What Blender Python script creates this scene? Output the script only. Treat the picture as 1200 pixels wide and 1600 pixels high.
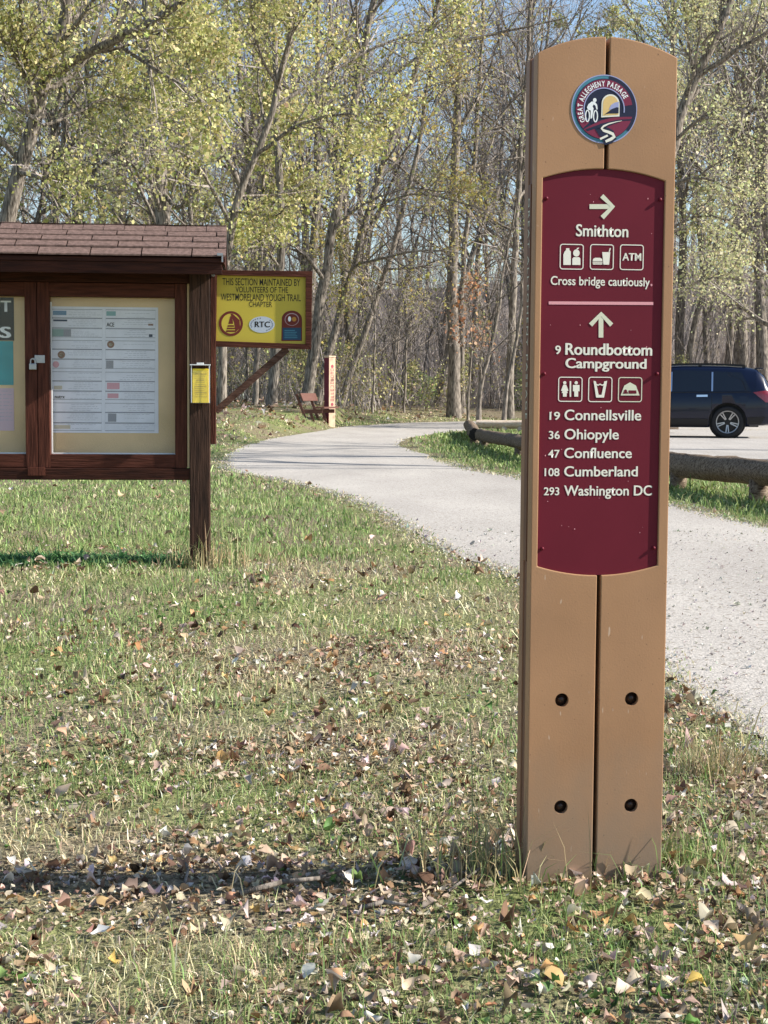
import bpy, bmesh, math, random
import numpy as np
from mathutils import Matrix, Vector

for o in list(bpy.data.objects): bpy.data.objects.remove(o)
SC = bpy.context.scene
COL = SC.collection
R = math.radians

# ------------------------------------------------------------------ camera, light, exposure
F, CX, CY, Y0, CAMH = 2500.0, 600.0, 800.0, 614.0, 1.03
PITCH, ROLL = math.atan((CY - Y0) / F), 0.007
cd = bpy.data.cameras.new('camera'); cam = bpy.data.objects.new('camera', cd); COL.objects.link(cam)
cd.sensor_fit = 'VERTICAL'; cd.sensor_height = 36.0; cd.lens = 36.0 * F / 1600.0
cd.clip_start = 0.05; cd.clip_end = 2000
CM = Matrix.Rotation(math.pi / 2 - PITCH, 3, 'X') @ Matrix.Rotation(ROLL, 3, 'Z')
cam.matrix_world = Matrix.Translation((0, 0, CAMH)) @ CM.to_4x4()
SC.camera = cam
SUN_EL, SUN_AZ = 35.0, -2.5        # azimuth measured from +X towards +Y (the camera looks along +Y)
sd = Vector((math.cos(R(SUN_EL)) * math.cos(R(SUN_AZ)), math.cos(R(SUN_EL)) * math.sin(R(SUN_AZ)), math.sin(R(SUN_EL))))
sl = bpy.data.lights.new('sun', 'SUN'); sl.energy = 5.0; sl.angle = R(0.5); sl.color = (1.0, 0.955, 0.88)
so = bpy.data.objects.new('sun', sl); COL.objects.link(so); so.rotation_euler = sd.to_track_quat('Z', 'Y').to_euler()
W = bpy.data.worlds.new('World'); SC.world = W; W.use_nodes = True
wn = W.node_tree; bg = wn.nodes['Background']; sk = wn.nodes.new('ShaderNodeTexSky')
sk.sky_type = 'NISHITA'; sk.sun_disc = False; sk.sun_elevation = R(SUN_EL); sk.sun_rotation = R(90 - SUN_AZ)
sk.air_density = 1.0; sk.dust_density = 0.6; sk.ozone_density = 1.6
wn.links.new(sk.outputs[0], bg.inputs[0]); bg.inputs[1].default_value = 0.10
SC.view_settings.view_transform = 'Standard'; SC.view_settings.look = 'None'
SC.view_settings.exposure = 1.0; SC.view_settings.gamma = 1.0
SC.render.engine = 'CYCLES'
SC.cycles.max_bounces = 6; SC.cycles.diffuse_bounces = 3; SC.cycles.glossy_bounces = 3; SC.cycles.transparent_max_bounces = 8
SC.cycles.use_denoising = True; SC.cycles.denoiser = 'OPENIMAGEDENOISE'; SC.cycles.denoising_input_passes = 'RGB_ALBEDO_NORMAL'; SC.cycles.denoising_prefilter = 'ACCURATE'

# ------------------------------------------------------------------ helpers
def tag(o, label=None, cat=None, group=None, kind=None):
    if label: o['label'] = label
    if cat: o['category'] = cat
    if group: o['group'] = group
    if kind: o['kind'] = kind
    return o
def thing(name, label, cat, loc=(0, 0, 0), rotz=0.0, group=None):
    o = bpy.data.objects.new(name, None); COL.objects.link(o)
    o.location = loc; o.rotation_euler = (0, 0, rotz); o.empty_display_size = 0.1
    return tag(o, label, cat, group)
def link_mesh(name, me, parent=None, loc=None):
    o = bpy.data.objects.new(name, me); COL.objects.link(o)
    if parent is not None: o.parent = parent
    if loc is not None: o.location = loc
    return o
def np_mesh(name, V, faces_list, mats, mat_idx=None, smooth=True, tint=None):
    """faces_list: list of int arrays (n,k)."""
    me = bpy.data.meshes.new(name)
    V = np.asarray(V, dtype=np.float32)
    fl = [f for f in faces_list if len(f)]
    loops = np.concatenate([f.ravel() for f in fl]).astype(np.int32)
    tot = np.concatenate([np.full(len(f), f.shape[1], np.int32) for f in fl])
    st = np.concatenate(([0], np.cumsum(tot)[:-1])).astype(np.int32)
    me.vertices.add(len(V)); me.vertices.foreach_set('co', V.ravel())
    me.loops.add(len(loops)); me.loops.foreach_set('vertex_index', loops)
    me.polygons.add(len(tot)); me.polygons.foreach_set('loop_start', st); me.polygons.foreach_set('loop_total', tot)
    if mat_idx is not None: me.polygons.foreach_set('material_index', np.asarray(mat_idx, np.int32))
    me.polygons.foreach_set('use_smooth', np.full(len(tot), smooth, bool))
    for m in mats: me.materials.append(m)
    if tint is not None:
        a = me.color_attributes.new('tint', 'FLOAT_COLOR', 'POINT')
        c = np.ones((len(V), 4), np.float32); c[:, :3] = tint
        a.data.foreach_set('color', c.ravel())
    me.update(calc_edges=True); me.validate()
    return me

class MB:
    """collects shapes and links them as ONE mesh object"""
    def __init__(s): s.v = []; s.f = []; s.m = []
    def add(s, vs, fs, mi=0):
        b = len(s.v); s.v += [tuple(v) for v in vs]; s.f += [[b + i for i in f] for f in fs]; s.m += [mi] * len(fs)
    def box(s, x0, x1, y0, y1, z0, z1, mi=0):
        s.add([(x, y, z) for z in (z0, z1) for y in (y0, y1) for x in (x0, x1)],
              [(0, 2, 3, 1), (4, 5, 7, 6), (0, 1, 5, 4), (2, 6, 7, 3), (0, 4, 6, 2), (1, 3, 7, 5)], mi)
    def bar(s, a, b, w, d, up=(0, 1, 0), mi=0):
        a, b, up = Vector(a), Vector(b), Vector(up); t = (b - a).normalized(); n = t.cross(up).normalized(); u = n.cross(t).normalized()
        vs = [p + n * (i * w / 2) + u * (j * d / 2) for p in (a, b) for j in (-1, 1) for i in (-1, 1)]
        s.add(vs, [(0, 2, 3, 1), (4, 5, 7, 6), (0, 1, 5, 4), (2, 6, 7, 3), (0, 4, 6, 2), (1, 3, 7, 5)], mi)
    def prism(s, poly, w0, w1, mi=0):
        """outline (u,v) extruded from depth w0 to w1 (towards the viewer is -y)"""
        n = len(poly)
        s.add([(u, -w0, v) for u, v in poly] + [(u, -w1, v) for u, v in poly],
              [list(range(n))[::-1], list(range(n, 2 * n))] + [(i, (i + 1) % n, n + (i + 1) % n, n + i) for i in range(n)], mi)
    def flat(s, poly, w, mi=0):
        s.add([(u, -w, v) for u, v in poly], [list(range(len(poly)))], mi)
    def cyl(s, c, ax, r, h, n=20, mi=0, r2=None, cap=True):
        c, ax = Vector(c), Vector(ax).normalized(); e = ax.orthogonal().normalized(); g = ax.cross(e); r2 = r if r2 is None else r2
        vs = [c + (e * math.cos(2 * math.pi * i / n) + g * math.sin(2 * math.pi * i / n)) * rr + ax * hh for rr, hh in ((r, 0), (r2, h)) for i in range(n)]
        s.add(vs, [(i, (i + 1) % n, n + (i + 1) % n, n + i) for i in range(n)] + ([list(range(n))[::-1], list(range(n, 2 * n))] if cap else []), mi)
    def lathe(s, prof, c=(0, 0, 0), ax=(0, 1, 0), n=32, mi=0):
        """prof: (radius, along-axis)"""
        c, ax = Vector(c), Vector(ax).normalized(); e = ax.orthogonal().normalized(); g = ax.cross(e); k = len(prof)
        vs = [c + (e * math.cos(2 * math.pi * i / n) + g * math.sin(2 * math.pi * i / n)) * r + ax * h for i in range(n) for r, h in prof]
        s.add(vs, [(i * k + j, i * k + j + 1, ((i + 1) % n) * k + j + 1, ((i + 1) % n) * k + j) for i in range(n) for j in range(k - 1)], mi)
    def build(s, name, mats, parent=None, bevel=0.0, smooth=False, loc=None):
        me = bpy.data.meshes.new(name); me.from_pydata(s.v, [], s.f)
        for m in (mats if isinstance(mats, (list, tuple)) else [mats]): me.materials.append(m)
        me.polygons.foreach_set('material_index', s.m)
        bm = bmesh.new(); bm.from_mesh(me)
        bmesh.ops.recalc_face_normals(bm, faces=bm.faces)
        if bevel > 0:
            bmesh.ops.bevel(bm, geom=[e for e in bm.edges if len(e.link_faces) == 2 and e.calc_face_angle(0) > 0.6],
                            offset=bevel, segments=2, profile=0.6, affect='EDGES', clamp_overlap=True)
        bm.to_mesh(me); bm.free()
        if smooth: me.polygons.foreach_set('use_smooth', [True] * len(me.polygons))
        me.update()
        return link_mesh(name, me, parent, loc)

# --- material helpers
def new_mat(name):
    m = bpy.data.materials.new(name); m.use_nodes = True; return m, m.node_tree.nodes, m.node_tree.links, m.node_tree.nodes['Principled BSDF']
def mat(name, col, rough=0.6, var=0.0, scale=20.0, stretch=(1, 1, 1), bump=0.0, bscale=None, col2=None, spec=0.3, metal=0.0, coat=0.0, detail=6.0):
    m, n, l, b = new_mat(name)
    b.inputs['Roughness'].default_value = rough; b.inputs['Metallic'].default_value = metal
    b.inputs['Specular IOR Level'].default_value = spec
    if coat: b.inputs['Coat Weight'].default_value = coat; b.inputs['Coat Roughness'].default_value = 0.03
    tc = n.new('ShaderNodeTexCoord'); mp = n.new('ShaderNodeMapping'); mp.inputs['Scale'].default_value = stretch
    l.new(tc.outputs['Object'], mp.inputs[0])
    if var > 0 or col2:
        no = n.new('ShaderNodeTexNoise'); no.inputs['Scale'].default_value = scale; no.inputs['Detail'].default_value = detail
        l.new(mp.outputs[0], no.inputs['Vector'])
        cr = n.new('ShaderNodeValToRGB'); cr.color_ramp.elements[0].position = 0.32; cr.color_ramp.elements[1].position = 0.68
        c2 = col2 if col2 else tuple(min(1, c * (1 + var)) for c in col)
        c1 = col if col2 else tuple(c * (1 - var) for c in col)
        cr.color_ramp.elements[0].color = (*c1, 1); cr.color_ramp.elements[1].color = (*c2, 1)
        l.new(no.outputs['Fac'], cr.inputs[0]); l.new(cr.outputs[0], b.inputs['Base Color'])
    else: b.inputs['Base Color'].default_value = (*col, 1)
    if bump > 0:
        nb = n.new('ShaderNodeTexNoise'); nb.inputs['Scale'].default_value = bscale or scale; nb.inputs['Detail'].default_value = 8
        l.new(mp.outputs[0], nb.inputs['Vector'])
        bp = n.new('ShaderNodeBump'); bp.inputs['Strength'].default_value = bump; bp.inputs['Distance'].default_value = 0.02
        l.new(nb.outputs['Fac'], bp.inputs['Height']); l.new(bp.outputs[0], b.inputs['Normal'])
    return m
def tint_mat(name, rough=0.6, trans=0.3, spec=0.2):
    """colour of each leaf or blade comes from its own 'tint'; thin leaves let some light through"""
    m, n, l, b = new_mat(name)
    at = n.new('ShaderNodeAttribute'); at.attribute_name = 'tint'
    l.new(at.outputs['Color'], b.inputs['Base Color']); b.inputs['Roughness'].default_value = rough; b.inputs['Specular IOR Level'].default_value = spec
    if trans > 0:
        tr = n.new('ShaderNodeBsdfTranslucent'); l.new(at.outputs['Color'], tr.inputs[0])
        mx = n.new('ShaderNodeMixShader'); mx.inputs[0].default_value = trans
        l.new(b.outputs[0], mx.inputs[1]); l.new(tr.outputs[0], mx.inputs[2]); l.new(mx.outputs[0], n['Material Output'].inputs[0])
    return m
def clear_mat(name, gloss=0.08, tintc=(1, 1, 1), milky=0.0, rough=0.05):
    m, n, l, b = new_mat(name); n.remove(b)
    t = n.new('ShaderNodeBsdfTransparent'); t.inputs[0].default_value = (*tintc, 1)
    g = n.new('ShaderNodeBsdfGlossy'); g.inputs['Roughness'].default_value = rough
    mx = n.new('ShaderNodeMixShader'); mx.inputs[0].default_value = gloss
    l.new(t.outputs[0], mx.inputs[1]); l.new(g.outputs[0], mx.inputs[2]); out = mx
    if milky:
        d = n.new('ShaderNodeBsdfDiffuse'); d.inputs[0].default_value = (0.8, 0.82, 0.85, 1)
        m2 = n.new('ShaderNodeMixShader'); m2.inputs[0].default_value = milky
        l.new(mx.outputs[0], m2.inputs[1]); l.new(d.outputs[0], m2.inputs[2]); out = m2
    l.new(out.outputs[0], n['Material Output'].inputs[0])
    return m

# --- numbers: value noise, photo measurements to world
def vnoise(x, y, seed=0):
    x = np.asarray(x, float); y = np.asarray(y, float)
    xi, yi = np.floor(x).astype(np.int64), np.floor(y).astype(np.int64); fx, fy = x - xi, y - yi
    fx, fy = fx * fx * (3 - 2 * fx), fy * fy * (3 - 2 * fy)
    def h(a, b):
        k = (a * 374761393 + b * 668265263 + seed * 974711) & 0x7fffffff
        k = ((k ^ (k >> 13)) * 1274126177) & 0x7fffffff
        return ((k ^ (k >> 16)) & 0xffff) / 65535.0
    return (h(xi, yi) * (1 - fx) + h(xi + 1, yi) * fx) * (1 - fy) + (h(xi, yi + 1) * (1 - fx) + h(xi + 1, yi + 1) * fx) * fy
def sstep(t): t = np.clip(t, 0, 1); return t * t * (3 - 2 * t)
EDX = [-60, -8, -3.2, -2.7, -1.6, -1.5, 0.87, 4.0, 6.0, 12, 60]
EDY = [26, 28, 30, 33, 43, 48, 56, 61, 63, 64, 66]
def edge(x): return np.interp(x, EDX, EDY)
def zf(x, y):
    x = np.asarray(x, float); y = np.asarray(y, float)
    e = y - edge(x)
    z = 0.42 * sstep((e - 0.5) / 12) + 0.012 * np.clip(e - 10, 0, 60)
    z = z + 15 * sstep((y - 100) / 110) * (.78 + .5 * vnoise(x * .03 + 2, y * .02, 9))
    dip = sstep((0.35 - x) / 1.0) * np.exp(-((y - 3.6) / 1.4) ** 2)
    z = z - 0.05 * dip + 0.014 * (vnoise(x * 0.9, y * 0.9, 3) - 0.5) * sstep((9 - y) / 3) * sstep((0.4 - x) / 0.5)
    return z
def ray(px, py): return CM @ Vector(((px - CX) / F, -(py - CY) / F, -1.0))
def gpt(px, py, z=0.0):
    d = ray(px, py); t = (z - CAMH) / d.z; return Vector((d.x * t, d.y * t, z))
def tpt(px, py):
    d = ray(px, py); y = 1.0
    while y < 150:
        t = y / d.y; x = d.x * t; z = CAMH + d.z * t
        if z <= float(zf(x, y)): return Vector((x, y, float(zf(x, y))))
        y *= 1.002
    return Vector((d.x / d.y * 100, 100, 0))
def dpt(px, py, D):
    d = ray(px, py); t = D / d.y; return Vector((d.x * t, D, CAMH + d.z * t))
class Face:
    """an upright face standing at a base point, turned by yaw; uv() measures a point of the photo on it, w = distance in front of it"""
    def __init__(s, base, yaw): s.b = Vector(base); s.yaw = yaw; s.u = Vector((math.cos(yaw), math.sin(yaw), 0)); s.n = Vector((math.sin(yaw), -math.cos(yaw), 0))
    def uv(s, px, py, w=0.0):
        d = ray(px, py); o = Vector((0, 0, CAMH)); p0 = s.b + s.n * w
        t = (p0 - o).dot(s.n) / d.dot(s.n); p = o + d * t - s.b
        return (p.dot(s.u), p.z)

# ------------------------------------------------------------------ materials
M_brown = mat('recycled_board', (0.390, 0.214, 0.112), 0.55, var=0.09, scale=5, bump=0.03, bscale=240, spec=0.2)
def wear(m):
    n, l = m.node_tree.nodes, m.node_tree.links; b = n['Principled BSDF']; src = b.inputs['Base Color'].links[0].from_socket; tc = n.new('ShaderNodeTexCoord')
    def noise(sc, st=(1, 1, 1), d=4):
        mp = n.new('ShaderNodeMapping'); mp.inputs['Scale'].default_value = st; l.new(tc.outputs['Object'], mp.inputs[0]); k = n.new('ShaderNodeTexNoise'); k.inputs['Scale'].default_value = sc; k.inputs['Detail'].default_value = d; l.new(mp.outputs[0], k.inputs[0]); return k.outputs['Fac']
    def rng_(f, a, c, o0, o1):
        r = n.new('ShaderNodeMapRange'); l.new(f, r.inputs[0]); r.inputs[1].default_value = a; r.inputs[2].default_value = c; r.inputs[3].default_value = o0; r.inputs[4].default_value = o1; return r.outputs[0]
    def mix(f, a, col):
        x = n.new('ShaderNodeMix'); x.data_type = 'RGBA'; l.new(f, x.inputs[0]); l.new(a, x.inputs[6]); x.inputs[7].default_value = (*col, 1); return x.outputs[2]
    c = mix(rng_(noise(130, d=2), .70, .76, 0, .75), src, (.10, .06, .04)); c = mix(rng_(noise(95, (1, 1, .25), 2), .71, .76, 0, .55), c, (.66, .52, .40))
    c = mix(rng_(noise(7, (1, 1, .3)), .45, .75, 0, .25), c, (.34, .20, .12))
    sx = n.new('ShaderNodeSeparateXYZ'); l.new(tc.outputs['Object'], sx.inputs[0])
    ad = n.new('ShaderNodeMath'); ad.operation = 'MULTIPLY_ADD'; l.new(noise(16, (1, 1, .6), 8), ad.inputs[0]); ad.inputs[1].default_value = -.30; l.new(sx.outputs[2], ad.inputs[2])
    c = mix(rng_(ad.outputs[0], -.13, .16, .75, 0), c, (.24, .185, .135)); l.new(c, b.inputs['Base Color'])
wear(M_brown)
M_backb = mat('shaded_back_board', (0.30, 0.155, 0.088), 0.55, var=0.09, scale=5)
M_spacer = mat('spacer_board', (0.17, 0.075, 0.042), 0.6, var=0.08, scale=10)
M_maroon = mat('maroon_panel', (0.135, 0.012, 0.024), 0.5, var=0.06, scale=6, spec=0.15)
M_cream = mat('cream_ink', (0.80, 0.77, 0.66), 0.5)
M_khaki = mat('khaki_ink', (0.66, 0.65, 0.50), 0.5)
M_pink = mat('pink_ink', (0.72, 0.33, 0.36), 0.5)
M_black = mat('black_paint', (0.012, 0.012, 0.014), 0.5)
M_bolt = mat('bolt_steel', (0.05, 0.035, 0.03), 0.4, metal=0.6)
M_teal = mat('teal_ink', (0.06, 0.20, 0.27), 0.45, var=0.15, scale=14)
M_navy = mat('navy_ink', (0.012, 0.016, 0.045), 0.45)
M_lav = mat('lavender_ink', (0.34, 0.36, 0.58), 0.45)
M_red = mat('crimson_ink', (0.20, 0.02, 0.055), 0.45)
M_gold = mat('gold_ink', (0.72, 0.50, 0.20), 0.45)
M_white = mat('white_ink', (0.82, 0.84, 0.84), 0.5)
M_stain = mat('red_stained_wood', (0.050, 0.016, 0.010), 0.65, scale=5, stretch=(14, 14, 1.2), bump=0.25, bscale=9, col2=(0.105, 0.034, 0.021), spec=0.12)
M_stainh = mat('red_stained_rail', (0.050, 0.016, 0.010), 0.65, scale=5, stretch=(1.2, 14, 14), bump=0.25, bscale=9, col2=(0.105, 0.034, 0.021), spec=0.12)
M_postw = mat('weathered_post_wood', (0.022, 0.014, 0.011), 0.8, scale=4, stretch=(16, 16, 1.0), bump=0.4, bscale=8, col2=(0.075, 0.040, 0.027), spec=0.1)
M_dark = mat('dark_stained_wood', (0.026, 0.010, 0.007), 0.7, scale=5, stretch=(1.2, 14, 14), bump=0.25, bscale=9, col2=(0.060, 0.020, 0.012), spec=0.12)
M_shing = mat('asphalt_shingle', (0.115, 0.072, 0.058), 0.9, scale=45, bump=0.5, bscale=420, col2=(0.215, 0.137, 0.112))
M_shingj = mat('shingle_gap', (0.02, 0.014, 0.013), 0.9)
M_board = mat('tan_pinboard', (0.70, 0.51, 0.29), 0.8, var=0.12, scale=3, bump=0.1, bscale=120)
M_paper = mat('notice_paper', (0.72, 0.73, 0.80), 0.7, var=0.06, scale=12)
M_inkgrey = mat('grey_print', (0.17, 0.18, 0.22), 0.7)
M_inkpale = mat('pale_print', (0.40, 0.41, 0.48), 0.7)
M_tealp = mat('teal_paper', (0.05, 0.33, 0.36), 0.7, var=0.1, scale=10)
M_pinkp = mat('pink_paper', (0.62, 0.46, 0.52), 0.7)
M_steel = mat('galvanised_steel', (0.40, 0.40, 0.41), 0.35, metal=0.7, var=0.1, scale=60)
M_yellow = mat('yellow_sign_paint', (0.52, 0.405, 0.050), 0.45, var=0.04, scale=4)
M_yellowp = mat('yellow_brochure', (0.92, 0.66, 0.05), 0.6, var=0.14, scale=35)
M_plastic = clear_mat('clear_plastic', 0.04, milky=0.015)
M_pane = clear_mat('acrylic_pane', 0.02, milky=0.005, rough=0.02)
M_edge = mat('frosted_pane_edge', (0.8, 0.8, 0.78), 0.4)
M_bark = mat('grey_bark', (0.042, 0.034, 0.028), 0.9, scale=4, stretch=(6, 6, 1.0), bump=0.9, bscale=7, col2=(0.36, 0.31, 0.26), spec=0.05)
M_twig = mat('twig_bark', (0.33, 0.285, 0.262), 0.9, var=0.35, scale=2.0)
M_leaf = tint_mat('autumn_leaf', 0.55, 0.42)
M_blade = tint_mat('grass_blade', 0.6, 0.25)
M_litter = tint_mat('dry_leaf', 0.75, 0.16, spec=0.08)
M_logb = mat('grey_log_wood', (0.060, 0.038, 0.025), 0.85, scale=4, stretch=(2, 12, 12), bump=0.7, bscale=6, col2=(0.27, 0.21, 0.155), spec=0.05)
M_logpale = mat('pale_log_wood', (0.40, 0.29, 0.20), 0.85, scale=4, stretch=(2, 12, 12), bump=0.5, bscale=6, col2=(0.60, 0.52, 0.43))
M_logend = mat('shaded_log_end', (0.02, 0.016, 0.014), 0.9, var=0.3, scale=30)  # near-black cut ends: the shade on them is part of this colour
M_bench = mat('bench_wood', (0.115, 0.050, 0.036), 0.6, var=0.25, scale=4, stretch=(1, 10, 10))
M_mile = mat('pale_cedar_post', (0.60, 0.42, 0.285), 0.6, var=0.1, scale=4, stretch=(10, 10, 1))
M_milered = mat('red_post_ink', (0.33, 0.06, 0.08), 0.6)
M_car = mat('blue_black_car_paint', (0.0025, 0.006, 0.022), 0.22, spec=0.3, coat=0.35)
M_carblk = mat('car_black_trim', (0.012, 0.012, 0.013), 0.45)
M_carglass = mat('dark_car_glass', (0.004, 0.006, 0.010), 0.04, spec=0.8)
M_chrome = mat('bright_chrome', (0.75, 0.76, 0.78), 0.12, metal=1.0)
M_tyre = mat('tyre_rubber', (0.016, 0.016, 0.017), 0.75)
M_rim = mat('rim_alloy', (0.42, 0.42, 0.43), 0.35, metal=0.9)
M_tail = mat('tail_lamp_red', (0.16, 0.006, 0.010), 0.15, spec=0.7, coat=1.0)
M_lens = mat('clear_lens', (0.7, 0.7, 0.72), 0.1, spec=0.7, coat=1.0)

# ground: dry autumn turf with greener patches near, brown leaf litter under the woods
def ground_mat():
    m, n, l, b = new_mat('autumn_turf'); b.inputs['Roughness'].default_value = 0.95; b.inputs['Specular IOR Level'].default_value = 0.1
    tc = n.new('ShaderNodeTexCoord')
    def noise(s, d=6):
        k = n.new('ShaderNodeTexNoise'); k.inputs['Scale'].default_value = s; k.inputs['Detail'].default_value = d; l.new(tc.outputs['Object'], k.inputs['Vector']); return k.outputs['Fac']
    def ramp(f, p0, p1, c0, c1):
        r = n.new('ShaderNodeValToRGB'); r.color_ramp.elements[0].position = p0; r.color_ramp.elements[1].position = p1
        r.color_ramp.elements[0].color = (*c0, 1); r.color_ramp.elements[1].color = (*c1, 1); l.new(f, r.inputs[0]); return r.outputs[0]
    def mix(f, a, c):
        x = n.new('ShaderNodeMix'); x.data_type = 'RGBA'; l.new(f, x.inputs[0]); l.new(a, x.inputs[6]); l.new(c, x.inputs[7]); return x.outputs[2]
    fine = ramp(noise(55, 8), 0.35, 0.7, (0.065, 0.053, 0.033), (0.36, 0.295, 0.19))
    green = ramp(noise(40, 8), 0.3, 0.7, (0.058, 0.070, 0.024), (0.27, 0.29, 0.115))
    turf = mix(ramp(noise(0.9, 5), 0.42, 0.58, (0, 0, 0), (1, 1, 1)), fine, green)
    litter = ramp(noise(7, 10), 0.32, 0.7, (0.06, 0.046, 0.034), (0.27, 0.21, 0.155))
    sx = n.new('ShaderNodeSeparateXYZ'); l.new(tc.outputs['Object'], sx.inputs[0])
    mr = n.new('ShaderNodeMapRange'); mr.inputs[1].default_value = 58; mr.inputs[2].default_value = 72; l.new(sx.outputs[1], mr.inputs[0])
    ad = n.new('ShaderNodeMath'); ad.operation = 'ADD'; l.new(mr.outputs[0], ad.inputs[0])
    ns = n.new('ShaderNodeMath'); ns.operation = 'MULTIPLY_ADD'; l.new(noise(0.35, 6), ns.inputs[0]); ns.inputs[1].default_value = 1.6; ns.inputs[2].default_value = -0.8
    l.new(ns.outputs[0], ad.inputs[1])
    cl = n.new('ShaderNodeClamp'); l.new(ad.outputs[0], cl.inputs[0])
    l.new(mix(cl.outputs[0], turf, litter), b.inputs['Base Color'])
    bp = n.new('ShaderNodeBump'); bp.inputs['Strength'].default_value = 0.8; bp.inputs['Distance'].default_value = 0.03
    l.new(noise(60, 8), bp.inputs['Height']); l.new(bp.outputs[0], b.inputs['Normal'])
    return m
def gravel_mat(name, base):
    m, n, l, b = new_mat(name); b.inputs['Roughness'].default_value = 0.95; b.inputs['Specular IOR Level'].default_value = 0.1
    tc = n.new('ShaderNodeTexCoord')
    def noise(s, d=6, st=(1, 1, 1)):
        mp = n.new('ShaderNodeMapping'); mp.inputs['Scale'].default_value = st; l.new(tc.outputs['Object'], mp.inputs[0])
        k = n.new('ShaderNodeTexNoise'); k.inputs['Scale'].default_value = s; k.inputs['Detail'].default_value = d; l.new(mp.outputs[0], k.inputs['Vector']); return k.outputs['Fac']
    def ramp(f, p0, p1, c0, c1):
        r = n.new('ShaderNodeValToRGB'); r.color_ramp.elements[0].position = p0; r.color_ramp.elements[1].position = p1
        r.color_ramp.elements[0].color = (*c0, 1); r.color_ramp.elements[1].color = (*c1, 1); l.new(f, r.inputs[0]); return r.outputs[0]
    def mul(a, c):
        x = n.new('ShaderNodeMix'); x.data_type = 'RGBA'; x.blend_type = 'MULTIPLY'; x.inputs[0].default_value = 1; l.new(a, x.inputs[6]); l.new(c, x.inputs[7]); return x.outputs[2]
    c = ramp(noise(95, 10), 0.33, 0.62, tuple(v * 0.62 for v in base), tuple(min(1, v * 1.12) for v in base))
    c = mul(c, ramp(noise(1.1, 6, (1, 0.35, 1)), 0.3, 0.7, (0.80, 0.79, 0.78), (1, 0.995, 0.98)))
    c = mul(c, ramp(noise(28, 4), 0.33, 0.39, (0.55, 0.51, 0.46), (1, 1, 1)))
    l.new(c, b.inputs['Base Color'])
    bp = n.new('ShaderNodeBump'); bp.inputs['Strength'].default_value = 0.55; bp.inputs['Distance'].default_value = 0.012
    l.new(noise(120, 8), bp.inputs['Height']); l.new(bp.outputs[0], b.inputs['Normal'])
    return m
M_ground = ground_mat(); M_trail = gravel_mat('crushed_limestone', (0.465, 0.430, 0.390)); M_lot = gravel_mat('pale_gravel', (0.445, 0.415, 0.385))

# ------------------------------------------------------------------ setting: ground, trail, parking lot
def build_ground():
    xs = np.concatenate((np.linspace(-400, -30, 14), np.linspace(-27, -4, 18), np.linspace(-3.6, 5, 60), np.linspace(6, 27, 16), np.linspace(30, 400, 14)))
    ys = np.concatenate((np.linspace(-60, 0, 8), np.linspace(1, 12, 75), np.linspace(12.6, 90, 90), np.linspace(95, 240, 30), np.linspace(260, 900, 8)))
    X, Y = np.meshgrid(xs, ys); Z = zf(X, Y); nx, ny = len(xs), len(ys)
    V = np.stack((X.ravel(), Y.ravel(), Z.ravel()), 1)
    i, j = np.meshgrid(np.arange(nx - 1), np.arange(ny - 1)); a = (j * nx + i).ravel()
    Fq = np.stack((a, a + 1, a + nx + 1, a + nx), 1)
    tag(link_mesh('ground', np_mesh('ground', V, [Fq], [M_ground])), kind='structure')
build_ground()
def rough_poly(pts, amp, step, seed):
    """closed outline with a ragged edge, world xy"""
    rng = np.random.default_rng(seed); out = []
    for a, b in zip(pts, pts[1:] + pts[:1]):
        a, b = np.array(a[:2]), np.array(b[:2]); L = np.linalg.norm(b - a); st = max(step, np.mean([a[1], b[1]]) * 0.012); n = max(1, min(160, int(L / st)))
        nrm = np.array([-(b - a)[1], (b - a)[0]]) / max(L, 1e-6)
        for k in range(n): out.append(a + (b - a) * k / n + nrm * rng.normal(0, 1) * amp * (1 if k else 0.3))
    return np.array(out)
L_near = [(1700, 1500), (1200, 1185), (1120, 1118), (1040, 1056), (930, 978), (810, 905), (750, 880), (690, 857), (640, 828), (600, 806), (560, 786), (520, 771), (480, 760), (430, 749),
          (370, 739), (351, 731), (347, 719), (362, 707), (386, 696), (420, 686), (470, 676), (520, 669.5)]
L_isl = [(1320, 858), (1200, 824), (1045, 788), (940, 768), (812, 746), (740, 735), (690, 719), (650, 706), (625, 697), (622, 692), (632, 686), (660, 681), (700, 675.5), (745, 671)]
def V2(p): return (p.x, p.y)
far_e = [(-1.2, 48.6), (0.87, 56), (4.0, 60.8), (9, 63), (26, 64)]
trail_pts = [V2(gpt(*p)) for p in L_near] + far_e + [(26, 47.5), (3.2, 47.5)] + [V2(gpt(*p)) for p in L_isl[::-1]]
TRAIL = rough_poly(trail_pts, 0.036, 0.12, 5)
lot_pts = [(4.2, 47.4), (4.4, 42), (4.5, 36), (4.7, 31), (4.9, 25), (4.8, 18.5), (4.7, 13), (4.9, 9.5), (6, 7), (26, 7), (26, 47.4)]
LOT = rough_poly(lot_pts, 0.05, 0.15, 6)
def sheet(name, poly, z, m):
    mb = MB(); mb.add([(x, y, z) for x, y in poly], [list(range(len(poly)))]); o = mb.build(name, m)
    if o.data.polygons[0].normal.z < 0: o.data.flip_normals()
    return tag(o, kind='structure')
sheet('trail', TRAIL, 0.004, M_trail); sheet('parking_lot', LOT, 0.008, M_lot)
def inside(px, py, poly):
    c = np.zeros(len(px), bool); n = len(poly)
    for i in range(n):
        x0, y0 = poly[i]; x1, y1 = poly[i - 1]
        if y0 == y1: continue
        k = ((y0 > py) != (y1 > py)) & (px < (x1 - x0) * (py - y0) / (y1 - y0) + x0); c ^= k
    return c

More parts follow.
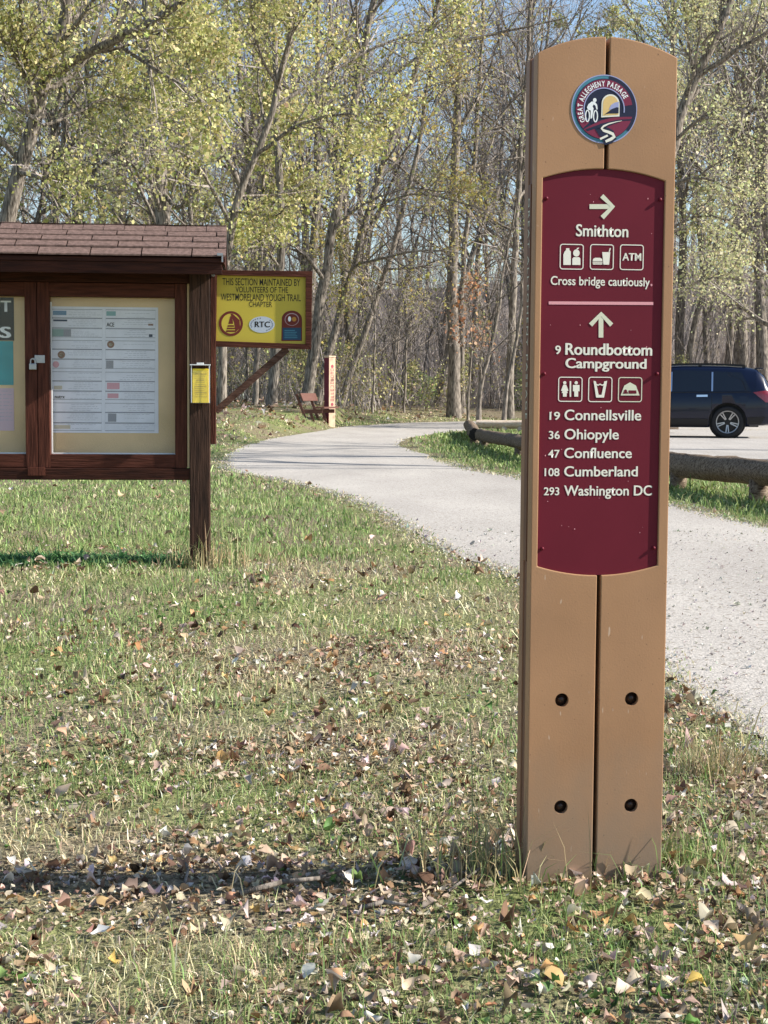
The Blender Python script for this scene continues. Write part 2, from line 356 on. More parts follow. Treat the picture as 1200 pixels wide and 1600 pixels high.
# ------------------------------------------------------------------ drawing helpers for signs
def stroke(mb, pts, w, lift, mi=0, closed=False):
    pts = [Vector(p) for p in pts]; n = len(pts); L, Rr = [], []
    for i in range(n):
        a = pts[i - 1] if (i or closed) else pts[i]; b = pts[(i + 1) % n] if (i < n - 1 or closed) else pts[i]
        t = (b - a).normalized(); nn = Vector((-t.y, t.x)); ww = w[i] if isinstance(w, (list, tuple)) else w
        L.append(pts[i] + nn * ww / 2); Rr.append(pts[i] - nn * ww / 2)
    for i in range(n if closed else n - 1):
        j = (i + 1) % n; mb.flat([L[i], L[j], Rr[j], Rr[i]], lift, mi)
def ell(c, rx, ry, n=40, a0=0, a1=2 * math.pi): return [(c[0] + rx * math.cos(a0 + (a1 - a0) * i / (n if a1 - a0 > 6.28 else n - 1)), c[1] + ry * math.sin(a0 + (a1 - a0) * i / (n if a1 - a0 > 6.28 else n - 1))) for i in range(n)]
def rrect(x0, y0, x1, y1, r, n=6):
    out = []
    for cx, cy, a in ((x1 - r, y1 - r, 0), (x0 + r, y1 - r, 90), (x0 + r, y0 + r, 180), (x1 - r, y0 + r, 270)):
        for i in range(n + 1): out.append((cx + r * math.cos(R(a + 90 * i / n)), cy + r * math.sin(R(a + 90 * i / n))))
    return out
def text_mesh(s, bold=0.0, spacing=1.0, align='LEFT'):
    cu = bpy.data.curves.new('lettering', 'FONT'); cu.body = s; cu.size = 1; cu.offset = bold; cu.space_character = spacing; cu.resolution_u = 4; cu.align_x = align
    ob = bpy.data.objects.new('lettering', cu); COL.objects.link(ob)
    dg = bpy.context.evaluated_depsgraph_get(); me = bpy.data.meshes.new_from_object(ob.evaluated_get(dg))
    bpy.data.objects.remove(ob); bpy.data.curves.remove(cu); me.materials.clear()
    return me
def text_on(s, box, lift, m, parent, bold=0.02, spacing=1.0, name='lettering', keep=False):
    """box = (u0, v0, u1, v1): the inked extent"""
    me = text_mesh(s, min(bold, .008), spacing)
    if bold > .012:      # heavier weight: the same letters again, a hair to the right
        bm = bmesh.new(); bm.from_mesh(me); g = bmesh.ops.duplicate(bm, geom=bm.verts[:] + bm.edges[:] + bm.faces[:])
        bmesh.ops.translate(bm, verts=[v for v in g['geom'] if isinstance(v, bmesh.types.BMVert)], vec=(bold * 1.5, 0, -1.0)); bm.to_mesh(me); bm.free()
    n = len(me.vertices); co = np.zeros(n * 3, np.float32); me.vertices.foreach_get('co', co); co = co.reshape(-1, 3)
    mn, mx = co[:, :2].min(0), co[:, :2].max(0); sc = np.array([(box[2] - box[0]) / (mx[0] - mn[0]), (box[3] - box[1]) / (mx[1] - mn[1])])
    if keep: sc[1] = sc[0]
    xy = (co[:, :2] - mn) * sc + np.array(box[:2])
    me.vertices.foreach_set('co', np.stack((xy[:, 0], np.where(co[:, 2] < -.5, -lift - .00012, -lift), xy[:, 1]), 1).astype(np.float32).ravel()); me.materials.append(m); me.update()
    return link_mesh(name, me, parent)

# ------------------------------------------------------------------ main trail sign post
def build_signpost():
    base = gpt(934, 1376); fc = Face((base.x, base.y, 0), R(8.0)); P = lambda x, y, w=0.0: fc.uv(x, y, w)
    zb = float(zf(base.x, base.y))
    t = thing('trail_sign_post', 'tall brown plank post with maroon mileage panel and round trail emblem near its top', 'sign post', (base.x, base.y, 0), fc.yaw)
    Lx = (P(837, 300)[0] + P(825, 1200)[0]) / 2; Rx = (P(1053, 300)[0] + P(1038, 1200)[0]) / 2
    gx = (P(946.5, 150)[0] + P(935, 1100)[0]) / 2; gw = 0.0042
    topc = P(945, 57)[1]; tope = P(838, 82)[1]; bot = zb - 0.12
    pl, pr = (P(846, 400)[0] + P(841, 850)[0]) / 2, (P(1036, 400)[0] + P(1029, 850)[0]) / 2
    pc = (pl + pr) / 2
    ptc, pte = P(943, 264)[1], P(847, 278)[1]; pbc, pbe = P(935, 899)[1], P(841, 885)[1]
    mid, hw = (Lx + Rx) / 2, (Rx - Lx) / 2
    top = lambda u: topc - (topc - tope) * ((u - mid) / hw) ** 2
    ptop = lambda u: ptc - (ptc - pte) * ((u - pc) / ((pr - pl) / 2)) ** 2
    pbot = lambda u: pbc - (pbc - pbe) * ((u - pc) / ((pr - pl) / 2)) ** 2
    D0, D1 = -0.036, 0.0
    def cshape(a, b, side):
        us = np.linspace(a, b, 9); o = [(u, top(u)) for u in us]
        if side < 0:   # left board: a = outer edge, b = groove
            o += [(u, ptop(u)) for u in np.linspace(b, pl, 9)] + [(u, pbot(u)) for u in np.linspace(pl, b, 9)] + [(b, bot), (a, bot)]
        else:
            o += [(b, bot), (a, bot)] + [(u, pbot(u)) for u in np.linspace(a, pr, 9)] + [(u, ptop(u)) for u in np.linspace(pr, a, 9)]
        return o
    bolts = [(878, 1094), (987, 1092), (876.5, 1261), (986, 1258.5)]
    for side, a, b in ((-1, Lx, gx - gw), (1, gx + gw, Rx)):
        mb = MB(); mb.prism(cshape(a, b, side), D0, D1)
        o = mb.build('front_board', M_brown, t, bevel=0.0022)
        cut = MB()
        for q in bolts:
            u, v = P(*q)
            if (u < gx) == (side < 0): cut.cyl((u, 0.016, v), (0, -1, 0), 0.0146, 0.05, 24)
        co = cut.build('cutter', M_bolt, t); md = o.modifiers.new('holes', 'BOOLEAN'); md.operation = 'DIFFERENCE'; md.object = co; md.solver = 'EXACT'
        bpy.context.view_layer.update(); dg = bpy.context.evaluated_depsgraph_get(); nm = bpy.data.meshes.new_from_object(o.evaluated_get(dg))
        o.modifiers.clear(); o.data = nm; bpy.data.objects.remove(co)
    for q in bolts:
        u, v = P(*q); mb = MB(); mb.lathe([(0, 0.012), (0.0045, 0.0115), (0.0072, 0.009), (0.0085, 0.0055), (0.0138, 0.0050), (0.0139, 0.0)], (u, 0.0158, v), (0, -1, 0), 24)
        mb.build('bolt', M_bolt, t, smooth=True)
    full = lambda a, b: [(u, top(u)) for u in np.linspace(a, b, 9)] + [(b, bot), (a, bot)]
    # back boards and the spacer between, set in a little at the sides
    T = 0.104
    for a, b in ((Lx, gx - gw), (gx + gw, Rx)):
        mb = MB(); mb.prism(full(a, b), -T, -T + 0.034); mb.build('back_board', M_backb, t, bevel=0.002)
    mb = MB(); sp = full(Lx + 0.003, Rx - 0.003); mb.prism([(u, v - 0.003 if v > 1 else v) for u, v in sp], -T + 0.0345, D0 - 0.0005); mb.build('spacer_board', M_spacer, t)
    # left edge strip with the upright lettering
    v0, v1 = P(825, 880)[1], P(829, 283)[1]
    mb = MB(); mb.box(Lx - 0.0012, Lx + 0.004, 0.040, 0.066, v0, v1); es = mb.build('edge_strip', M_spacer, t, bevel=0.0008)
    me = text_mesh('GREAT ALLEGHENY PASSAGE', 0.0, 1.25); n = len(me.vertices); co = np.zeros(n * 3, np.float32); me.vertices.foreach_get('co', co); co = co.reshape(-1, 3)
    mn, mx = co[:, :2].min(0), co[:, :2].max(0); q = (co[:, :2] - mn) / (mx - mn); ta, tb = P(825, 655)[1], P(829, 305)[1]
    out = np.stack((np.full(n, Lx - 0.0018), 0.0445 + 0.016 * (1 - q[:, 1]), tb + (ta - tb) * q[:, 0]), 1)   # reads downwards
    me.vertices.foreach_set('co', out.astype(np.float32).ravel()); me.materials.append(M_khaki); me.update(); link_mesh('lettering', me, es)
    # the maroon panel, sunk a few millimetres
    rec = -0.0042; e = 0.0004
    us = np.linspace(pl + e, pr - e, 17)
    pp = [(u, ptop(u) - e) for u in us] + [(u, pbot(u) + e) for u in us[::-1]]
    mb = MB(); mb.prism(pp, -0.034, rec); pan = mb.build('sign_panel', M_maroon, t)
    for q in ((1031, 312), (853.5, 310), (1026, 584), (850, 584), (1021, 856), (847, 857)):
        u, v = P(*q, rec); mb = MB(); mb.lathe([(0, 0.0060), (0.0026, 0.0054), (0.0036, 0.0036), (0.0036, 0.0)], (u, -rec, v), (0, -1, 0), 14); mb.build('screw', M_maroon, pan, smooth=True)
    lf = rec + 0.0006
    A = lambda x, y: P(800 + x / 4.2857, 260 + y / 4.2857, lf)      # measured on an enlargement of the panel's upper half
    B = lambda x, y: P(800 + x / 4.2857, 560 + y / 4.2857, lf)      # ... and of its lower half
    def tx(s, f, x0, y0, x1, y1, bold=0.018, m=M_cream, sp=1.0):
        a, b = f(x0, y1), f(x1, y0); text_on(s, (a[0], a[1], b[0], b[1]), lf, m, pan, bold, sp)
    px = 1 / (4.2857 * 744)
    mb = MB(); stroke(mb, [A(519, 269), A(672, 269)], 31 * px, lf); stroke(mb, [A(601, 197), A(675, 269), A(604, 343)], 31 * px, lf + .0002); mb.build('arrow', M_khaki, pan)
    tx('Smithton', A, 427, 394, 780, 468, 0.022)
    tx('Cross bridge cautiously', A, 258, 745, 924, 812, 0.014); tx('.', A, 927, 787, 940, 802, 0.02, M_pink)
    mb = MB(); stroke(mb, [A(246, 914), A(946, 918)], 20 * px, lf); mb.build('divider_line', M_pink, pan)
    mb = MB(); stroke(mb, [A(596, 990), A(596, 1146)], 32 * px, lf); stroke(mb, [A(526, 1062), A(597, 988), A(667, 1062)], 30 * px, lf + .0002); mb.build('arrow', M_khaki, pan)
    tx('9', A, 288, 1200, 328, 1258, 0.020); tx('Roundbottom', A, 356, 1190, 940, 1262, 0.030); tx('Campground', A, 356, 1288, 902, 1372, 0.03)
    for a, b, y, ys, ye in (('19', 'Connellsville', 350, 358, 866), ('36', 'Ohiopyle', 478, 0, 716), ('47', 'Confluence', 604, 0, 803), ('108', 'Cumberland', 727, 0, 843), ('293', 'Washington DC', 855, 0, 938)):
        x0 = {'19': 250, '36': 245, '47': 241, '108': 217, '293': 212}[a]; d = y - 350
        tx(a, B, x0, 358 + d, 322 - d * 0.01, 412 + d, 0.018)
        low = 22 if b in ('Ohiopyle', 'Washington DC') else 0
        tx(b, B, 350 - d * 0.006, 345 + d, ye, 414 + d + low, 0.018)
    # pictograms: a rounded frame and its figure
    def frame(f, x0, y0, x1, y1):
        a, b = f(x0, y1), f(x1, y0); mb = MB(); q = rrect(a[0], a[1], b[0], b[1], 0.0052); stroke(mb, q, 0.0019, lf, closed=True); return mb
    def poly(mb, f, pts, dl=0.0002): mb.flat([f(*p) for p in pts], lf + dl)
    def C(f, cx, cy, rx, ry=None, n=20): return [(cx + rx * math.cos(2 * math.pi * i / n), cy + (ry or rx) * math.sin(2 * math.pi * i / n)) for i in range(n)]
    mb = frame(A, 322, 524, 478, 686)      # groceries
    poly(mb, A, [(344, 660), (344, 590), (352, 570), (362, 560), (362, 548), (384, 548), (384, 560), (394, 570), (394, 660)]); poly(mb, A, [(404, 660), (404, 618), (412, 608), (450, 608), (458, 618), (458, 660)])
    poly(mb, A, C(A, 431, 580, 22, 24)); poly(mb, A, [(430, 558), (436, 546), (450, 543), (446, 552)]); mb.build('pictogram', M_cream, pan)
    mb = frame(A, 524, 526, 680, 688)      # burger and cup
    poly(mb, A, [(540, 634), (543, 620), (556, 612), (590, 612), (603, 620), (606, 634)]); poly(mb, A, [(540, 638), (606, 638), (606, 645), (540, 645)]); poly(mb, A, [(540, 649), (606, 649), (604, 657), (540 + 2, 657)])
    poly(mb, A, [(604, 574), (658, 574), (650, 658), (612, 658)]); poly(mb, A, [(647, 572), (655, 546), (662, 548), (655, 572)]); mb.build('pictogram', M_cream, pan)
    mb = frame(A, 724, 528, 880, 690); o = mb.build('pictogram', M_cream, pan); tx('ATM', A, 738, 582, 866, 630, 0.03)
    mb = frame(B, 311, 127, 470, 287)      # toilets
    poly(mb, B, C(B, 353, 163, 11)); poly(mb, B, [(343, 176), (363, 176), (378, 216), (368, 220), (374, 232), (366, 232), (366, 256), (341, 256), (341, 232), (332, 232), (338, 220), (328, 216)])
    poly(mb, B, [(386, 152), (396, 152), (396, 257), (386, 257)])
    poly(mb, B, C(B, 430, 163, 11)); poly(mb, B, [(408, 178), (452, 178), (452, 220), (443, 220), (443, 256), (417, 256), (417, 220), (408, 220)]); mb.build('pictogram', M_cream, pan)
    mb = frame(B, 512, 127, 670, 289)      # drinking glass
    poly(mb, B, [(546, 150), (562, 154), (580, 244), (600, 244), (618, 154), (637, 150), (616, 262), (563, 262)]); stroke(mb, [B(562, 172), B(576, 180), B(590, 172), B(604, 180), B(620, 172)], 8 * px, lf + .0003); mb.build('pictogram', M_cream, pan)
    mb = frame(B, 712, 129, 870, 289)      # tent
    poly(mb, B, [(727, 248), (752, 182), (790, 160), (830, 182), (854, 248)]); mb.build('pictogram', M_khaki, pan)
    mb = MB(); poly(mb, B, [(780, 214), (832, 214), (834, 236), (780, 236)], .0005); poly(mb, B, C(B, 760, 219, 11), .0005); poly(mb, B, [(744, 226), (776, 226), (776, 236), (744, 236)], .0005); mb.build('pictogram', M_maroon, pan)
    # pale flecks on the panel
    rng = random.Random(4); mb = MB()
    for k in range(26):
        u = rng.uniform(pl + .01, pr - .01); v = rng.uniform(pbe, pte); r = rng.uniform(.0004, .0011); mb.flat(ell((u, v), r, r * rng.uniform(.8, 2), 7), lf + .0001)
    tag(mb.build('paint_fleck', M_pink, pan), kind='stuff')
    # round emblem, a disc over the groove
    E = lambda x, y: P(880 + x / 9.2308, 105 + y / 9.2308, 0.003)
    c = E(597, 602); ru = (E(1068, 602)[0] - E(122, 602)[0]) / 2; rv = (E(597, 103)[1] - E(597, 1103)[1]) / 2; rr = (ru + rv) / 2
    mb = MB(); mb.prism(ell(c, rr, rr, 56), 0.0002, 0.0028); em = mb.build('emblem', M_teal, t); em.location = (0, .0022, 0)
    lay = [0.0030]
    def dec(name, polys, m, dl):
        mb = MB()
        for q in polys: mb.flat(q, 0.0028 + dl)
        return mb.build(name, m, em)
    k = rr / 475.0
    L = lambda x, y: (c[0] + (x - 597) * rr / 473, c[1] - (y - 602) * rr / 500)
    mb = MB(); stroke(mb, ell(c, rr * .985, rr * .985, 56), rr * .03, 0.0031, closed=True); mb.build('emblem_rim', M_lav, em)
    dec('emblem_band', [ell(c, rr * .975, rr * .975, 40, R(-40), R(82)) + ell(c, rr * .885, rr * .885, 40, R(82), R(-40))], M_navy, .0004)
    dec('emblem_field', [ell(c, rr * .885, rr * .885, 56)], M_navy, .0005)
    dec('emblem_arch', [ell(c, rr * .86, rr * .86, 48, R(10), R(222)) + ell(c, rr * .62, rr * .62, 48, R(222), R(10))], M_red, .0007)
    mb = MB(); stroke(mb, [(c[0] - 0.005 * rr + rr * .61 * math.cos(R(a)), c[1] + rr * .61 * math.sin(R(a))) for a in range(-8, 216, 6)], rr * .032, 0.0039); mb.build('emblem_ring', M_lav, em)
    hill = [L(300, 905), L(420, 835), L(560, 765), L(720, 720), L(860, 708), L(1000, 700)]
    a0 = math.atan2(hill[0][1] - c[1], hill[0][0] - c[0]); a1 = math.atan2(hill[-1][1] - c[1], hill[-1][0] - c[0])
    arc = ell(c, rr * .87, rr * .87, 30, a1, a0 if a0 < a1 else a0 - 2 * math.pi)
    dec('emblem_ground', [hill[:1] + hill[1:] + arc], M_red, .0012)
    dec('emblem_shade', [[L(330, 905), L(470, 850), L(640, 790), L(800, 750), L(990, 735), L(990, 755), L(800, 772), L(650, 815), L(500, 880), L(360, 930)]], M_navy, .0014)
    road = [(850, 765), (760, 785), (660, 815), (590, 850), (560, 885), (590, 915), (660, 935), (720, 960), (745, 1000), (700, 1035), (620, 1075)]
    mb = MB(); stroke(mb, [L(x - 30, y + 12) for x, y in road], [rr * w for w in (.03, .07, .13, .2, .26, .3, .32, .30, .28, .26, .16)], 0.0044); mb.build('emblem_shade', M_navy, em)
    mb = MB(); stroke(mb, [L(*p) for p in road], [rr * w for w in (.012, .025, .04, .055, .065, .075, .085, .09, .09, .09, .07)], 0.0047); stroke(mb, [L(540, 1040), L(600, 1010), L(650, 985)], rr * .06, 0.0047); mb.build('emblem_path', M_cream, em)
    tun = [L(552, 725), L(555, 520)] + [L(683 + 128 * math.cos(a), 520 - 135 * math.sin(a)) for a in np.linspace(math.pi, 0, 14)] + [L(812, 520), L(815, 702)]
    dec('tunnel_arch', [tun], M_cream, .0016)
    dec('tunnel_view', [[L(572, 700), L(575, 522)] + [L(683 + 108 * math.cos(a), 522 - 115 * math.sin(a)) for a in np.linspace(math.pi, 0, 14)] + [L(795, 680)]], M_gold, .0018)
    dec('tunnel_cloud', [[L(660, 610), L(690, 540), L(740, 505), L(800, 490), L(800, 590), L(730, 600)]], M_lav, .0020)
    dec('tunnel_hill', [[L(595, 685), L(650, 640), L(700, 600), L(770, 570), L(800, 575), L(800, 660), L(700, 662), L(640, 668)]], M_navy, .0022)
    mb = MB()
    for cx in (355, 470): stroke(mb, [L(cx + 28 * math.cos(a), 710 + 82 * math.sin(a)) for a in np.linspace(0, 2 * math.pi, 20)[:-1]], rr * .034, 0.0046, closed=True)
    lb = lambda q, dl=0.0048: mb.flat([L(*p) for p in q], dl)
    lb([(440 + 26 * math.cos(a) + 15, 478 + 30 * math.sin(a)) for a in np.linspace(0, 6.28, 14)[:-1]])
    lb([(345, 585), (365, 540), (410, 500), (455, 500), (490, 545), (498, 610), (480, 615), (468, 560), (440, 540), (425, 570), (440, 600), (420, 740), (398, 750), (400, 630), (360, 620)])
    mb.build('cyclist', M_white, em)
    # lettering along the arch
    s = 'GREAT ALLEGHENY PASSAGE'; a_s, a_e = 213, 27; rad = rr * .665; wd = []
    tm = [text_mesh(ch, 0.03) if ch != ' ' else None for ch in s]
    def ext(me):
        q = np.zeros(len(me.vertices) * 3, np.float32); me.vertices.foreach_get('co', q); return q.reshape(-1, 3)
    cs = [ext(m_) if m_ else None for m_ in tm]; ws = [(q[:, 0].max() - q[:, 0].min() + 0.10) if q is not None else 0.34 for q in cs]; tot = sum(ws); pos = 0
    V, Fc = [], []
    for q, w_, m_ in zip(cs, ws, tm):
        if q is not None:
            ang = R(a_s + (a_e - a_s) * (pos + w_ / 2) / tot); kx = rad * R(a_s - a_e) / tot; ky = rr * .155 / 0.72
            x = (q[:, 0] - q[:, 0].min() - (w_ - .1) / 2) * kx; y = q[:, 1] * ky; rx, ry = math.sin(ang), -math.cos(ang)
            b = len(V); V += [(c[0] + (rad + yy) * math.cos(ang) + xx * rx, -0.0041, c[1] + (rad + yy) * math.sin(ang) + xx * ry) for xx, yy in zip(x, y)]
            Fc += [[b + i for i in p.vertices] for p in m_.polygons]
        pos += w_
    me = bpy.data.meshes.new('lettering'); me.from_pydata(V, [], Fc); me.materials.append(M_white); link_mesh('lettering', me, em)
    return t
build_signpost()

# ------------------------------------------------------------------ notice kiosk and what hangs on it
def build_kiosk():
    b = gpt(312.5, 886); fc = Face((b.x, b.y, 0), R(4.6)); K = fc.uv
    org = lambda u, w, v: Vector((b.x, b.y, 0)) + fc.u * u + fc.n * w + Vector((0, 0, v))
    t = thing('notice_kiosk', 'dark wooden trail notice kiosk with shingled roof and two framed board doors', 'kiosk', (b.x, b.y, 0), fc.yaw)
    pw = 0.060; u_l = K(-212, 700)[0]
    ph = K(312, 425)[1]
    for u in (0.0, u_l):
        mb = MB(); mb.box(u - pw, u + pw, 0.0, 0.12, -0.1, ph); mb.build('post', M_postw, t, bevel=0.006)
    wd = -0.025    # door front
    y_t, y_b = K(100, 441, wd)[1], K(100, 731, wd)[1]
    # back panel, pinboard, header and sill
    ul, ur = u_l + pw + .001, K(296, 600)[0]
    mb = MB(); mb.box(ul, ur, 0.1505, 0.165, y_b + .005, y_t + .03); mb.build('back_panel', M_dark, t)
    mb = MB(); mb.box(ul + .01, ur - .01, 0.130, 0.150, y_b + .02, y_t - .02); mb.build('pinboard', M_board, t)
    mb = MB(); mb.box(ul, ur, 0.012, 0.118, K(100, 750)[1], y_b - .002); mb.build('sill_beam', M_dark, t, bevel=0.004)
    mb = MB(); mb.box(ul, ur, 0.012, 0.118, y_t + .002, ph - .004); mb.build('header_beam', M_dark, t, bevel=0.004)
    d_r = (K(58.5, 600, wd)[0], K(292, 600, wd)[0]); wdt = d_r[1] - d_r[0]; d_l = (d_r[0] - wdt - .001, d_r[0] - .001)
    sw = K(77.5, 600, wd)[0] - d_r[0]; rt = y_t - K(100, 463, wd)[1]; rb = K(100, 710, wd)[1] - y_b
    for k, (a, c) in enumerate((d_r, d_l)):
        f = thing('door', None, None); f.parent = t
        for q0, q1 in ((a + .001, a + sw), (c - sw, c - .001)): mb = MB(); mb.box(q0, q1, -wd, 0.110, y_b, y_t); mb.build('stile', M_stain, f, bevel=0.003)
        mb = MB(); mb.box(a + sw + .0005, c - sw - .0005, -wd + .002, 0.108, y_t - rt, y_t - .001); mb.build('rail', M_stainh, f, bevel=0.003)
        mb = MB(); mb.box(a + sw + .0005, c - sw - .0005, -wd + .002, 0.108, y_b + .001, y_b + rb); mb.build('rail', M_stainh, f, bevel=0.003)
        mb = MB(); mb.box(a + sw + .003, c - sw - .003, 0.098, 0.102, y_b + rb + .003, y_t - rt - .003); mb.build('pane', M_pane, f)
        mb = MB(); mb.box(a + sw + .0005, a + sw + .0075, 0.086, 0.097, y_b + rb + .008, y_t - rt - .03); mb.box(a + sw + .0005, c - sw - .001, 0.086, 0.097, y_b + rb + .0005, y_b + rb + .0078); mb.build('pane_edge', M_edge, f)
    mb = MB(); mb.box(d_r[1] + .002, d_r[1] + .014, 0.03, 0.09, y_b + .004, y_t); mb.build('door_stop', M_board, t)
    u0, v0 = K(44, 743, wd); u1, v1 = K(71, 730, wd); mb = MB(); mb.box(u0, u1, 0.004, 0.0115, v0, v1); mb.build('sill_bracket', M_stain, t, bevel=0.002)
    # hasp
    u0, v0 = K(51, 567, wd); u1, v1 = K(70, 555, wd); mb = MB(); mb.box(u0 + .012, u1, -wd - .004, -wd - .0005, v0, v1); mb.cyl((u0 + .008, -wd - .0005, (v0 + v1) / 2), (0, -1, 0), .006, .016, 12); mb.build('hasp', M_steel, t, bevel=.001)
    pl = thing('padlock', 'small grey padlock hanging on the hasp between the kiosk doors', 'padlock', org(0, 0, 0), fc.yaw)
    u, v = K(51, 569, .0); mb = MB(); mb.box(u - .021, u + .021, -wd - .024, -wd - .006, v - .032, v + .004); mb.build('lock_body', M_steel, pl, bevel=.004)
    mb = MB(); path = [(u - .013, v + .004)] + [(u + .013 * math.cos(a), v + .018 + .014 * math.sin(a)) for a in np.linspace(math.pi, 0, 9)] + [(u + .013, v + .004)]
    for p, q in zip(path, path[1:]): mb.bar((p[0], -wd - .015, p[1]), (q[0], -wd - .015, q[1]), .007, .007)
    mb.build('shackle', M_steel, pl)
    # roof: ridge runs sideways, front slope towards the viewer
    wf, wr = 0.26, -0.06; er = K(349, 402, wf); rg = K(356, 357, wr); ze, zr = er[1], rg[1]; urt = (er[0] + rg[0]) / 2; ult = u_l - (urt - 0) + .0
    rf = MB(); sl_ = (zr - ze) / (wf - wr)
    def slope(w): return zr - sl_ * (w - wr)
    wb = wr - (wf - wr)
    rf.add([(ult, -wf, ze - .03), (urt, -wf, ze - .03), (urt, -wr, zr - .03), (ult, -wr, zr - .03), (ult, -wf, ze - .008), (urt, -wf, ze - .008), (urt, -wr, zr - .008), (ult, -wr, zr - .008)],
           [(0, 1, 2, 3), (4, 5, 6, 7), (0, 1, 5, 4), (1, 2, 6, 5), (2, 3, 7, 6), (3, 0, 4, 7)])
    rf.add([(ult, -wb, ze - .03), (urt, -wb, ze - .03), (urt, -wr - .0005, zr - .03), (ult, -wr - .0005, zr - .03), (ult, -wb, ze - .008), (urt, -wb, ze - .008), (urt, -wr - .0005, zr - .008), (ult, -wr - .0005, zr - .008)],
           [(0, 1, 2, 3), (4, 5, 6, 7), (0, 1, 5, 4), (1, 2, 6, 5), (2, 3, 7, 6), (3, 0, 4, 7)])
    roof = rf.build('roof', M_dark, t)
    rng = random.Random(2); sh = MB()
    rows = [(398.5, 389.5, 0), (389.5, 380, 1), (380, 371.5, 2), (371.5, 361, 3)]
    def w_at(py):   # depth on the slope seen at this height of the photo
        lo, hi = wr, wf
        for _ in range(30):
            m_ = (lo + hi) / 2
            if K(200, py, m_)[1] > slope(m_): hi = m_
            else: lo = m_
        return (lo + hi) / 2
    def tab(u0, u1, wa, wb_, lift, thick):
        za, zb_ = slope(wa) + lift, slope(wb_) + lift * .35; g = .0038
        sh.add([(u0 + g, -wa, za - thick), (u1 - g, -wa, za - thick), (u1 - g, -wb_, zb_ - thick), (u0 + g, -wb_, zb_ - thick), (u0 + g, -wa, za), (u1 - g, -wa, za), (u1 - g, -wb_, zb_), (u0 + g, -wb_, zb_)],
               [(0, 1, 2, 3), (4, 5, 6, 7), (0, 1, 5, 4), (1, 2, 6, 5), (2, 3, 7, 6), (3, 0, 4, 7)])
    for ya, yb, k in rows:
        wa, wb_ = (w_at(ya) if k else wf + .012), w_at(yb) - .02; u = ult - .3 + (k % 2) * .145 + .05
        while u < urt + .008:
            u2 = u + .286 + rng.uniform(-.004, .004); a, c = max(u, ult - .008), min(u2, urt + .008)
            if c - a > .012: tab(a, c, wa + rng.uniform(-.003, .003), wb_, .017 + rng.uniform(0, .005), .009)
            u = u2
    for k in range(4):   # back slope
        wa, wb_ = wb + (wr - wb) * k / 4 - .01, wb + (wr - wb) * (k + 1) / 4 + .015; za, zb_ = 2 * 0 + zr - sl_ * (wr - wa) + .012, zr - sl_ * (wr - wb_) + .006
        sh.add([(ult, -wa, za), (urt, -wa, za), (urt, -wb_, zb_), (ult, -wb_, zb_)], [(0, 1, 2, 3)])
    u = ult - .01
    wc = w_at(364)
    while u < urt:
        u2 = min(u + .118, urt + .008); g = .0018; h = rng.uniform(.014, .019); zt = zr + h
        sh.add([(u + g, -wc, slope(wc) + h), (u2 - g, -wc, slope(wc) + h), (u2 - g, -wr, zt), (u + g, -wr, zt), (u2 - g, -(2 * wr - wc), slope(wc) + h), (u + g, -(2 * wr - wc), slope(wc) + h),
                (u + g, -wc, slope(wc) + .004), (u2 - g, -wc, slope(wc) + .004), (u2 - g, -wr, zr + .004), (u2 - g, -(2 * wr - wc), slope(wc) + .004)],
               [(0, 1, 2, 3), (3, 2, 4, 5), (6, 7, 1, 0), (7, 8, 2, 1), (8, 9, 4, 2)]); u = u2
    sh.build('shingles', M_shing, roof)
    zf0 = K(200, 427, wf - .01)[1]
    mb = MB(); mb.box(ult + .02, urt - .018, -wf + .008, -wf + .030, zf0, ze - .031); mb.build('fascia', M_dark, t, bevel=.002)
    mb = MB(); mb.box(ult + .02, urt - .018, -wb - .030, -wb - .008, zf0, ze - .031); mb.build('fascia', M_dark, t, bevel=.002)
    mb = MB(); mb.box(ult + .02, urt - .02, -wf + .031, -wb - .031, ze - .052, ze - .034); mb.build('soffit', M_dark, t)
    for u in (urt - .016, ult + .004):
        mb = MB(); mb.add([(u, -wf + .01, ze - .032), (u + .012, -wf + .01, ze - .032), (u + .012, -wb - .01, ze - .032), (u, -wb - .01, ze - .032), (u, -wr, zr - .033), (u + .012, -wr, zr - .033)],
                          [(0, 1, 2, 3), (0, 1, 5, 4), (3, 2, 5, 4), (0, 3, 4), (1, 2, 5)]); mb.build('gable_board', M_dark, t)
    u, v = K(347.5, 402, wf); mb = MB(); mb.box(u - .004, u + .004, -wf - .018, -wf - .002, v - .028, v + .012); mb.box(u - .03, u + .004, -wf - .018, -wf - .012, v + .008, v + .022); mb.build('drip_edge', M_steel, roof)
    # notices pinned inside: each sheet is a thing
    wp = -0.1285
    def sheet_thing(name, label, cat, q, m, th=.001, w=wp):
        (u0, v0), (u1, v1) = K(q[0], q[3], w), K(q[2], q[1], w)
        mb = MB(); mb.box(0, u1 - u0, -th, 0, 0, v1 - v0); o = mb.build(name, m, None, loc=org(u0, w, v0)); o.rotation_euler = (0, 0, fc.yaw); tag(o, label, cat); return o, u1 - u0, v1 - v0
    s, sw_, sh_ = sheet_thing('notice_sheet', 'large white directory sheet of boxed entries in two columns on the right kiosk board', 'notice', (80, 480.5, 247, 676), M_paper)
    S = lambda x, y: ((x - 80) / 167 * sw_, (676 - y) / 195.5 * sh_)
    zx = lambda x, y: S(70 + x / 6.316 - 3 * (y - 100) / 1230 * .8, 465 + y / 6.316)
    lines, txtm, cols = MB(), MB(), {}
    rng = random.Random(9)
    rws = [(125, 208), (213, 305), (312, 395), (428, 512), (517, 608), (614, 700), (735, 822), (828, 920), (926, 1005), (1040, 1128), (1134, 1232), (1238, 1310)]
